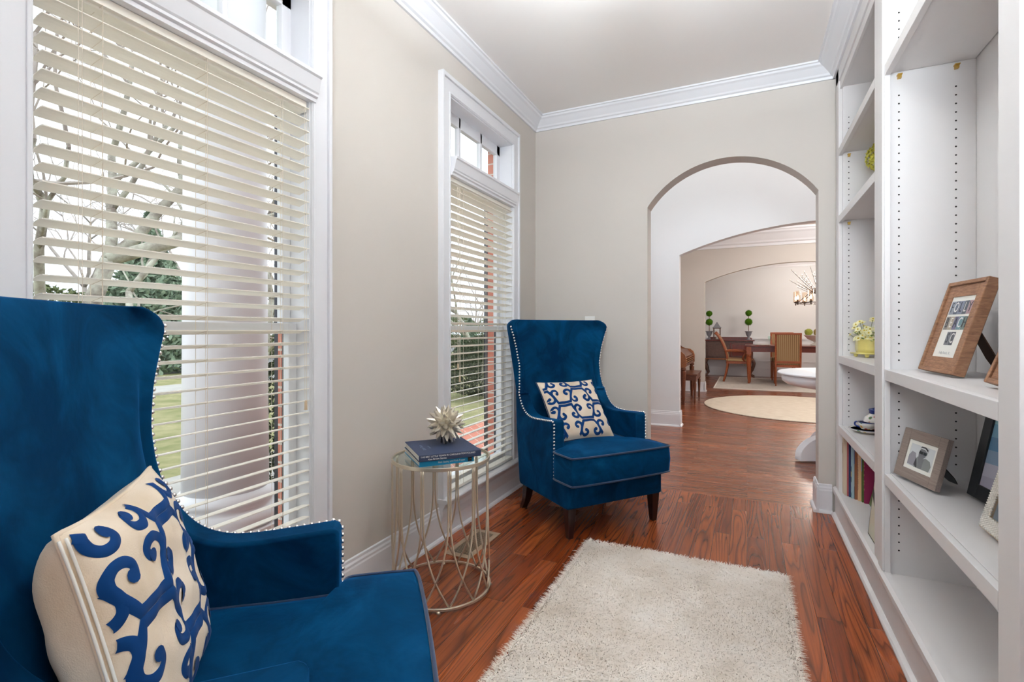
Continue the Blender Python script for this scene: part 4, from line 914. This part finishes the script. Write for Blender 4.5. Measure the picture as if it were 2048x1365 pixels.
def dining_arm(loc, rz, label, grp='dining chairs'):
    t = thing('dining_chair', label, 'chair', loc, rz, grp); Wd = M['oakchair']
    for sx in (-1, 1):
        leg = spline([(0, -.02, 0), (0, .03, .2), (0, .06, .42), (0, .03, .62), (0, -.05, .85), (0, -.14, 1.0), (0, -.20, 1.05)], 5); bm = B(); tube(bm, [(sx*.24, -p.y*1.0+.24-.24, p.z) if 0 else (sx*.24, .24-p.y-.24+.0, p.z) for p in leg], .022, 8); link('back_post', bm, Wd, t, smooth=True)
        bm = B(); lathe(bm, [(.012, 0), (.016, .05), (.024, .38), (.028, .44)], (sx*.24, -.50, 0), 10); link('leg', bm, Wd, t, smooth=True)
        arm = spline([(sx*.25, .0, .66), (sx*.27, -.18, .665), (sx*.27, -.36, .66), (sx*.27, -.42, .62), (sx*.265, -.38, .56), (sx*.26, -.36, .5), (sx*.25, -.40, .44)], 5); bm = B(); tube(bm, arm, .019, 8); link('arm', bm, Wd, t, smooth=True)
    bm = B(); rings = []
    for z, y in ((.48, -.06), (.62, -.03), (.85, .05), (.98, .12), (1.03, .17)): rings.append([(-.235, y-.02, z), (.235, y-.02, z), (.235, y+.02, z), (-.235, y+.02, z)])
    loft(bm, rings); link('backrest', bm, M['stripe'], t)
    bm = B(); box(bm, -.26, .26, -.53, -.02, .44, .50); link('seat', bm, M['stripe'], t, bevel=.02)
    bm = B(); box(bm, -.25, .25, -.52, -.03, .39, .44); link('seat_rail', bm, Wd, t); bm = B(); tube(bm, [(-.25, .17, 1.045), (0, .18, 1.065), (.25, .17, 1.045)], .022, 8); link('crest_rail', bm, Wd, t, smooth=True)
    return t
dining_arm((-.44, 12.05, .0105), RAD(90), 'dining armchair with curved arms at the left end of the table')
def side_chair(loc, rz, label):
    t = thing('dining_chair', label, 'chair', loc, rz, 'dining chairs'); Wd = M['oakchair']
    for sx in (-1, 1):
        bm = B(); tube(bm, [(sx*.215, .05, 0), (sx*.215, .0, .4), (sx*.215, -.01, .5), (sx*.215, .03, .8), (sx*.215, .07, 1.05)], [.013, .018, .022, .022, .02], 8); link('back_post', bm, Wd, t, smooth=True)
        bm = B(); lathe(bm, [(.012, 0), (.018, .05), (.026, .38), (.028, .42)], (sx*.215, -.43, 0), 10); link('leg', bm, Wd, t, smooth=True)
    bm = B(); rings = [[(-.195, y-.018, z), (.195, y-.018, z), (.195, y+.022, z), (-.195, y+.022, z)] for z, y in ((.50, -.01), (.75, .022), (1.02, .065))]; loft(bm, rings); link('backrest', bm, M['stripe'], t)
    bm = B(); box(bm, -.235, .235, .045, .09, 1.02, 1.06); link('crest_rail', bm, Wd, t, bevel=.008); bm = B(); box(bm, -.215, .215, -.03, .012, .45, .50); link('lower_rail', bm, Wd, t, bevel=.008)
    bm = B(); box(bm, -.235, .235, -.46, .0, .42, .50); link('seat', bm, M['stripe'], t, bevel=.025); bm = B(); box(bm, -.23, .23, -.455, -.005, .37, .42); link('seat_rail', bm, Wd, t)
    return t
side_chair((.735, 11.33, .0105), pi, 'square striped dining chair with its back to the foyer')
side_chair((.72, 12.94, .0105), 0, 'dining chair on the wall side of the table, mostly hidden')
sb = thing('sideboard', 'dark antique sideboard on cabriole legs against the dining wall', 'sideboard', (-.39, 13.27, 0)); Wn = M['walnut']
bm = B(); box(bm, -.52, .52, -.20, .22, .44, .86); link('body', bm, Wn, sb, bevel=.004)
bm = B(); box(bm, -.55, .55, -.24, .23, .86, .885); link('top', bm, M['mahog'], sb, bevel=.004); bm = B(); prism(bm, [(-.5, .885), (.5, .885), (.5, .93), (.42, .955), (-.42, .955), (-.5, .93)], .20, .22, 'y'); link('gallery', bm, M['mahog'], sb)
for x0, x1, m_ in ((-.50, -.02, Wn), (.02, .50, M['mahog'])):
    bm = B(); box(bm, x0, x1, -.212, -.20, .47, .82); d = link('door', bm, m_, sb, bevel=.003)
    bm = B(); 
    for a in (x0+.03, x1-.045): box(bm, a, a+.015, -.222, -.212, .49, .80)
    box(bm, x0+.03, x1-.03, -.222, -.212, .49, .505); box(bm, x0+.03, x1-.03, -.222, -.212, .785, .80); link('panel_moulding', bm, Wn, d)
bm = B(); box(bm, -.54, .54, -.22, .22, .415, .44); link('base_rail', bm, M['honey'], sb, bevel=.004)
for sx in (-1, 1):
    for sy in (-1, 1):
        bm = B(); tube(bm, spline([(sx*.48, sy*.17, .43), (sx*.54, sy*.2, .34), (sx*.50, sy*.18, .18), (sx*.47, sy*.17, .08), (sx*.53, sy*.2, .02), (sx*.55, sy*.2, .012)], 4), [.04]*5+[.034]*4+[.022]*4+[.018]*4+[.024]*4, 8); link('leg', bm, Wn, sb, smooth=True)
def topi(x, label):
    t = thing('topiary', label, 'topiary', (x, 13.22, .886), 0, 'double ball topiaries on the sideboard')
    bm = B(); lathe(bm, [(.001, 0), (.055, 0), (.055, .015), (.025, .04), (.022, .07), (.05, .11), (.065, .16), (.07, .19), (.085, .20), (.085, .215), (.001, .21)], seg=20); link('urn', bm, M['urn'], t, smooth=True)
    bm = B(); tube(bm, [(0, 0, .2), (0, 0, .60)], .007, 6); link('stem', bm, M['brown'], t)
    for z, r in ((.43, .083), (.64, .072)):
        bm = B(); ball(bm, (0, 0, z), r*.93, 16, 12); petals(bm, Vector((0, 0, z)), r, 220, .012); link('foliage_ball', bm, M['topiary'], t)
topi(-.84, 'double ball topiary in grey urn at the left end of the sideboard'); topi(.035, 'double ball topiary in grey urn at the right end of the sideboard')
ln = thing('lantern', 'weathered grey lantern with pagoda roof beside the left topiary', 'lantern', (-.66, 13.15, .886))
bm = B()
for sx in (-1, 1):
    for sy in (-1, 1): box(bm, sx*.07-.01, sx*.07+.01, sy*.07-.01, sy*.07+.01, .02, .27)
box(bm, -.09, .09, -.09, .09, 0, .02); box(bm, -.09, .09, -.09, .09, .27, .29); link('frame', bm, M['walnut'], ln)
bm = B(); loft(bm, [[(x*k, y*k, z) for x, y in ((-1, -1), (1, -1), (1, 1), (-1, 1))] for z, k in ((.29, .105), (.32, .07), (.38, .035), (.43, .008))]); link('roof', bm, M['urn'], ln)
bm = B(); lathe(bm, [(.001, .02), (.03, .02), (.03, .15), (.001, .155)], seg=16); link('candle', bm, M['ceramic'], ln, smooth=True)
bo = thing('centrepiece_bowl', 'white footed bowl on the dining table', 'bowl', (1.30, 12.05, .8065))
bm = B(); lathe(bm, [(.001, 0), (.12, 0), (.11, .02), (.05, .05), (.06, .08), (.16, .13), (.22, .20), (.24, .215), (.21, .205), (.12, .13), (.001, .11)], seg=32); link('bowl', bm, M['ceramic'], bo, smooth=True)
for i, (dx, dy, r, c_, lb) in enumerate(((-.145, -.03, .072, (140, 146, 60), 'green moss ball at the left of the white bowl'), (.01, -.04, .072, (140, 120, 70), 'brownish moss ball in the middle of the white bowl'), (.165, .0, .072, (150, 150, 60), 'green moss ball at the right of the white bowl'))):
    bm = B(); ball(bm, (0, 0, 0), r*.95, 14, 10); petals(bm, Vector((0, 0, 0)), r, 120, .014); o = link('moss_ball', bm, col('moss_%d' % i, *c_, rough=.9)); o.location = (1.30+dx, 12.05+dy, 1.078); tag(o, lb, 'ornament', 'moss balls in the bowl')
wg = thing('wine_glass', 'clear wine glass on the dining table near the striped chair', 'glass', (.43, 11.75, .8065))
bm = B(); lathe(bm, [(.035, 0), (.035, .002), (.004, .006), (.003, .09), (.02, .11), (.036, .14), (.034, .19), (.033, .19), (.034, .14), (.018, .112), (.001, .10)], seg=20); link('glass', bm, M['tglass'], wg, smooth=True)
tr = thing('serving_plate', 'pale plate at the left end of the dining table', 'plate', (.30, 11.85, .8065)); bm = B(); lathe(bm, [(.001, 0), (.12, 0), (.16, .014), (.155, .018), (.11, .006), (.001, .006)], seg=28); link('plate', bm, M['ceramic'], tr, smooth=True)
ot = thing('wall_outlet', 'small white outlet in the dining room wainscot', 'outlet', (-.02, 13.512, .27)); bm = B(); box(bm, -.06, .06, -.005, .02, -.035, .035); link('plate', bm, M['plate'], ot, bevel=.002)
bm = B()
for x in (-.03, .03): box(bm, x-.008, x-.004, -.0062, -.004, -.008, .008); box(bm, x+.004, x+.008, -.0062, -.004, -.008, .008)
link('socket', bm, M['hole'], ot)
# chandelier
ch = thing('chandelier', 'branch chandelier with lit glass shades above the dining table', 'chandelier', (1.36, 12.0, 0)); Br = col('bronze', 70, 54, 46, .4, metal=.6)
bm = B(); tube(bm, [(.45*cos(2*pi*k/40), .45*sin(2*pi*k/40), 1.68) for k in range(40)], .008, 6, closed=True); tube(bm, [(0, 0, 1.75), (0, 0, 2.86)], .006, 6)
for k in range(6): a = 2*pi*k/6+.3; tube(bm, spline([(.45*cos(a), .45*sin(a), 1.68), (.3*cos(a), .3*sin(a), 1.80), (.08*cos(a), .08*sin(a), 2.0), (0, 0, 2.2)], 4), .007, 6)
link('frame', bm, Br, ch)
M['candleglow'] = mat('lit_candle_bulb', (1, .8, .55, 1), .4, emit=(1, .74, .45, 1), es=14)
def cglass():
    m = glass('amber_glass_shade', (.98, .93, .88, 1)); return m
M['cg'] = cglass()
for k in range(9):
    a = 2*pi*k/9+.05; x, y = .45*cos(a), .45*sin(a)
    bm = B(); lathe(bm, [(.008, -.05), (.012, -.03), (.01, 0), (.035, .012), (.035, .02), (.012, .02), (.012, .06), (.001, .06)], (x, y, 1.69), 12); arm = link('candle_cup', bm, Br, ch)
    bm = B(); lathe(bm, [(.046, .02), (.048, .24), (.046, .24), (.044, .02)], (x, y, 1.69), 20); link('glass_shade', bm, M['cg'], arm, smooth=True)
    bm = B(); lathe(bm, [(.006, .06), (.016, .08), (.018, .10), (.008, .13), (.001, .15)], (x, y, 1.69), 12); link('bulb', bm, M['candleglow'], arm, smooth=True)
rnd = random.Random(11)
tw = [(-.45, 0, 2.30), (-.42, -.15, 2.12), (-.30, -.1, 2.32), (-.2, -.25, 2.40), (-.40, .1, 2.02), (-.1, .1, 2.2), ((-.52, -.1, 2.36)), ((-.55, -.1, 2.15)), (-.36, -.2, 2.22), (-.25, 0, 2.18), (-.12, -.1, 2.30), (.2, -.1, 2.4), (.5, 0, 2.3), (.4, .3, 2.2), (.1, .4, 2.35), (-.3, .35, 2.3), (-.02, -.3, 2.5), (-.15, -.1, 1.62), (.2, -.3, 1.95), (-.32, -.3, 2.03), (-.02, .1, 2.55)]
bm = B(); bm2 = B()
for tx, ty, tz in tw:
    b0 = Vector((tx*.08, ty*.08, 1.86)); e = Vector((tx, ty, tz)); tube(bm, [b0, b0.lerp(e, .5)+Vector((0, 0, -.02)), e], [.008, .006, .003], 5)
    for q in (.35, .5, .62, .75, .88, 1.0): p = b0.lerp(e, q)+Vector((0, 0, .012-(.02*(1-abs(2*q-1))))); ball(bm2, p, .011 if q < 1 else .014, 6, 4)
link('twig_spray', bm, Br, ch, kind='stuff'); link('crystal_buds', bm2, M['plate'], ch, kind='stuff')
# added flush lights, out of view, to brighten the hall and foyer
def flush(loc, label, e, r=.15):
    t = thing('ceiling_light', label, 'lamp', loc); bm = B(); lathe(bm, [(.001, 0), (.16, 0), (.16, -.02), (.001, -.02)], seg=32); link('canopy', bm, M['champagne'], t)
    bm = B(); lathe(bm, [(.001, -.10), (.08, -.09), (.14, -.05), (.15, -.02)], seg=32); link('shade', bm, M['lampglass'], t, smooth=True); point('ceiling_lamp', (loc[0], loc[1], loc[2]-.25), e, warm, r)
flush((1.6, 8.0, 2.86), 'added unseen ceiling light brightening the hall beyond the foyer', LIGHTS['hall'])
point('chandelier_glow', (1.36, 12.0, 2.05), LIGHTS['dining'], (1, .92, .84), .3)
flush((1.2, 4.9, 5.2), 'added unseen ceiling light brightening the two-storey foyer', LIGHTS['foyer'])
# foyer high window frame
fw = struct('window_3'); bm = B()
for a, b, c_, d in ((4.1, 5.8, 1.9, 1.96), (4.1, 5.8, 4.84, 4.9), (4.1, 4.16, 1.9, 4.9), (5.74, 5.8, 1.9, 4.9), (4.93, 4.97, 1.9, 4.9), (4.1, 5.8, 3.38, 3.42)): box(bm, -3.15+1.4, -3.10+1.4, a, b, c_, d)
link('sash', bm, M['trim'], fw)
# ------------------------------------------------------------------ outside
def plane(name, x0, x1, y0, y1, z, m): bm = B(); box(bm, x0, x1, y0, y1, z-.08, z); return st(name, bm, m)
plane('ground_lawn', -17, -1.76, -20, 60, -.30, M['lawn']); plane('ground_road', -23, -17, -20, 80, -.31, M['road']); plane('ground_leaf_litter', -90, -23, -40, 120, -.30, M['mulch'])
plane('path_walkway', -5.0, -3.8, -8, 4.5, -.285, M['concrete']); plane('path_driveway', -13.4, -11.6, -20, 60, -.285, M['concrete']); plane('path_brick', -3.7, -1.76, 3.9, 9, -.284, M['brick'])
plane('ground_bed', -3.75, -1.76, -3, 3.9, -.284, M['mulch'])
pc_ = thing('porch_column', 'round white porch column outside the near window', 'column', (-2.61, 1.85, -.28))
bm = B(); box(bm, -.29, .29, -.29, .29, 0, .36); link('plinth', bm, M['trim'], pc_, bevel=.006)
bm = B(); lathe(bm, [(.26, .36), (.28, .38), (.28, .42), (.255, .45), (.235, .46), (.235, .475), (.25, .49), (.25, .51), (.215, .545)], seg=40); link('base', bm, M['trim'], pc_, smooth=True)
bm = B(); lathe(bm, [(.213, .54), (.208, 1.2), (.198, 3.4)], seg=48); link('shaft', bm, M['trim'], pc_, smooth=True)
bm = B(); lathe(bm, [(.198, 3.4), (.25, 3.46), (.25, 3.5)], seg=40); box(bm, -.28, .28, -.28, .28, 3.5, 3.58); link('capital', bm, M['trim'], pc_)
bm = B(); box(bm, -2.9, -2.32, -1.5, 3.4, 3.30, 3.65); st('trim_7', bm, M['trim'])
def bare_tree(loc, h, seed, label, r0=.16, mat_='bark', depth=5, lean=(0, 0), grp='bare trees outside the windows', spread=.55, twigs=None):
    rn = random.Random(seed); t = thing('bare_tree', label, 'tree', loc, 0, grp); bm = B(); bt = B()
    def grow(p, d, L, r, lv):
        n = 4; pts = [p]; q = p.copy(); dd = d.copy()
        for i in range(n):
            dd = (dd+Vector((rn.gauss(0, .13), rn.gauss(0, .13), rn.gauss(.03, .09)))).normalized(); q = q+dd*L/n; pts.append(q.copy())
        tgt = bm if lv < 3 else bt
        tube(tgt, pts, [r*(1-.35*i/n) for i in range(n+1)], 7 if lv < 2 else 4 if lv < 4 else 3)
        if lv >= depth: return
        k = rn.choice((2, 3)) if lv else 4
        for j in range(k):
            at = pts[rn.choice((2, 3, 4))] if j else pts[-1]; ax = Vector((rn.gauss(0, 1), rn.gauss(0, 1), rn.gauss(0, .5))); ax = (ax-dd*ax.dot(dd)).normalized()
            nd = (dd+ax*rn.uniform(spread*.7, spread*1.6)).normalized(); grow(at, nd, L*rn.uniform(.62, .85), r*(.66 if j == 0 else rn.uniform(.4, .6)), lv+1)
    grow(Vector((0, 0, -.05)), Vector((lean[0], lean[1], 1)).normalized(), h*.30, r0, 0)
    link('trunk', bm, M[mat_], t, smooth=True); link('twigs', bt, M['twig'], t, kind='stuff'); return t
bare_tree((-7.4, 2.6, -.3), 8.5, 4, 'big lichen-barked bare tree on the lawn nearest the house', .13, depth=6, lean=(0, .35), spread=.7)
bare_tree((-10.5, 5.4, -.3), 8, 12, 'bare tree behind the big lichen-barked one', .09, depth=6)
bare_tree((-8.5, 6.6, -.3), 7, 21, 'slim bare tree seen beside the porch column', .09, depth=5)
bare_tree((-10.5, 18.8, -.3), 8, 33, 'bare tree seen through the farther window', .10, depth=6)
for i, (x, y) in enumerate(((-24, 6), (-25, 11), (-26, 16), (-24, 22), (-27, 28), (-25, 34), (-24, 42), (-28, 50), (-30, 9), (-31, 20))):
    bare_tree((x, y, -.3), 9+(i*37 % 5), 50+i, 'distant bare woodland tree past the road', .12, 'twig', depth=5, grp='distant woodland trees', spread=.75)
def leafy(name, loc, rx, ry, h, n, ls, m_, label, cat, seed, cone=False, grp=None, stem=True):
    rn = random.Random(seed); t = thing(name, label, cat, loc, 0, grp); V_, F_ = [], []
    for i in range(n):
        z = rn.random(); a = rn.uniform(0, 2*pi); k = (1-z) if cone else math.sqrt(max(.02, 1-(2*z-1)**2)); rr = k*rn.uniform(.55, 1.0)
        p = Vector((rx*rr*cos(a), ry*rr*sin(a), z*h+.03)); u = Vector((rn.gauss(0, 1), rn.gauss(0, 1), rn.gauss(0, 1))).normalized(); v = u.cross(Vector((rn.gauss(0, 1), rn.gauss(0, 1), rn.gauss(0, 1)))).normalized()
        b = len(V_); V_ += [tuple(p-u*ls), tuple(p+v*ls*.4), tuple(p+u*ls), tuple(p-v*ls*.4)]; F_.append((b, b+1, b+2, b+3))
    me = bpy.data.meshes.new('foliage'); me.from_pydata(V_, [], F_); me.materials.append(M[m_]); o = bpy.data.objects.new('foliage', me); C.objects.link(o); o.parent = t; o['kind'] = 'stuff'
    if stem: bm = B(); tube(bm, [(0, 0, -.02), (0, 0, h*.8)], [max(.02, rx*.06), .01], 6); link('stem', bm, M['bark'], t)
    return t
leafy('evergreen_tree', (-18.5, 10.3, -.3), 2.2, 2.2, 5.4, 9000, .16, 'evergreen', 'tall evergreen tree past the driveway, left of the porch column', 'tree', 1, True)
leafy('evergreen_tree', (-11.2, 19.5, -.3), .9, .9, 1.9, 4000, .09, 'evergreen', 'small evergreen seen through the farther window', 'tree', 2, True)
leafy('shrub', (-2.42, 1.22, -.29), .28, .33, .58, 900, .028, 'shrub', 'low leafy shrub between the window and the porch column', 'shrub', 3)
leafy('shrub', (-3.6, 3.15, -.29), .45, .5, 1.15, 3200, .03, 'hedge', 'tall dark shrub just right of the porch column', 'shrub', 4)
for i, (x, y, rx, ry, h) in enumerate(((-5.2, 9.6, .8, 1.4, 1.0), (-6.4, 12.4, .9, 1.6, 1.15), (-8.2, 15.4, 1, 1.8, 1.2))):
    leafy('hedge_bush', (x, y, -.3), rx, ry, h, 4200, .045, 'hedge', ('near', 'middle', 'far')[i]+' dark bush of the hedge beyond the farther window', 'bush', 20+i, grp='dark hedge bushes')
for i, (x, y) in enumerate(((-22.5, 4), (-22.5, 8.5), (-22.8, 13), (-22.5, 18), (-22.8, 24), (-22.5, 30), (-22.6, 37), (-22.6, 45))):
    leafy('brush_thicket', (x, y, -.3), 1.6, 3.2, 2.6+.4*(i % 3), 4000, .12, 'shrub', 'grey-green brush thicket along the road', 'bush', 40+i, grp='roadside brush thickets', stem=False)
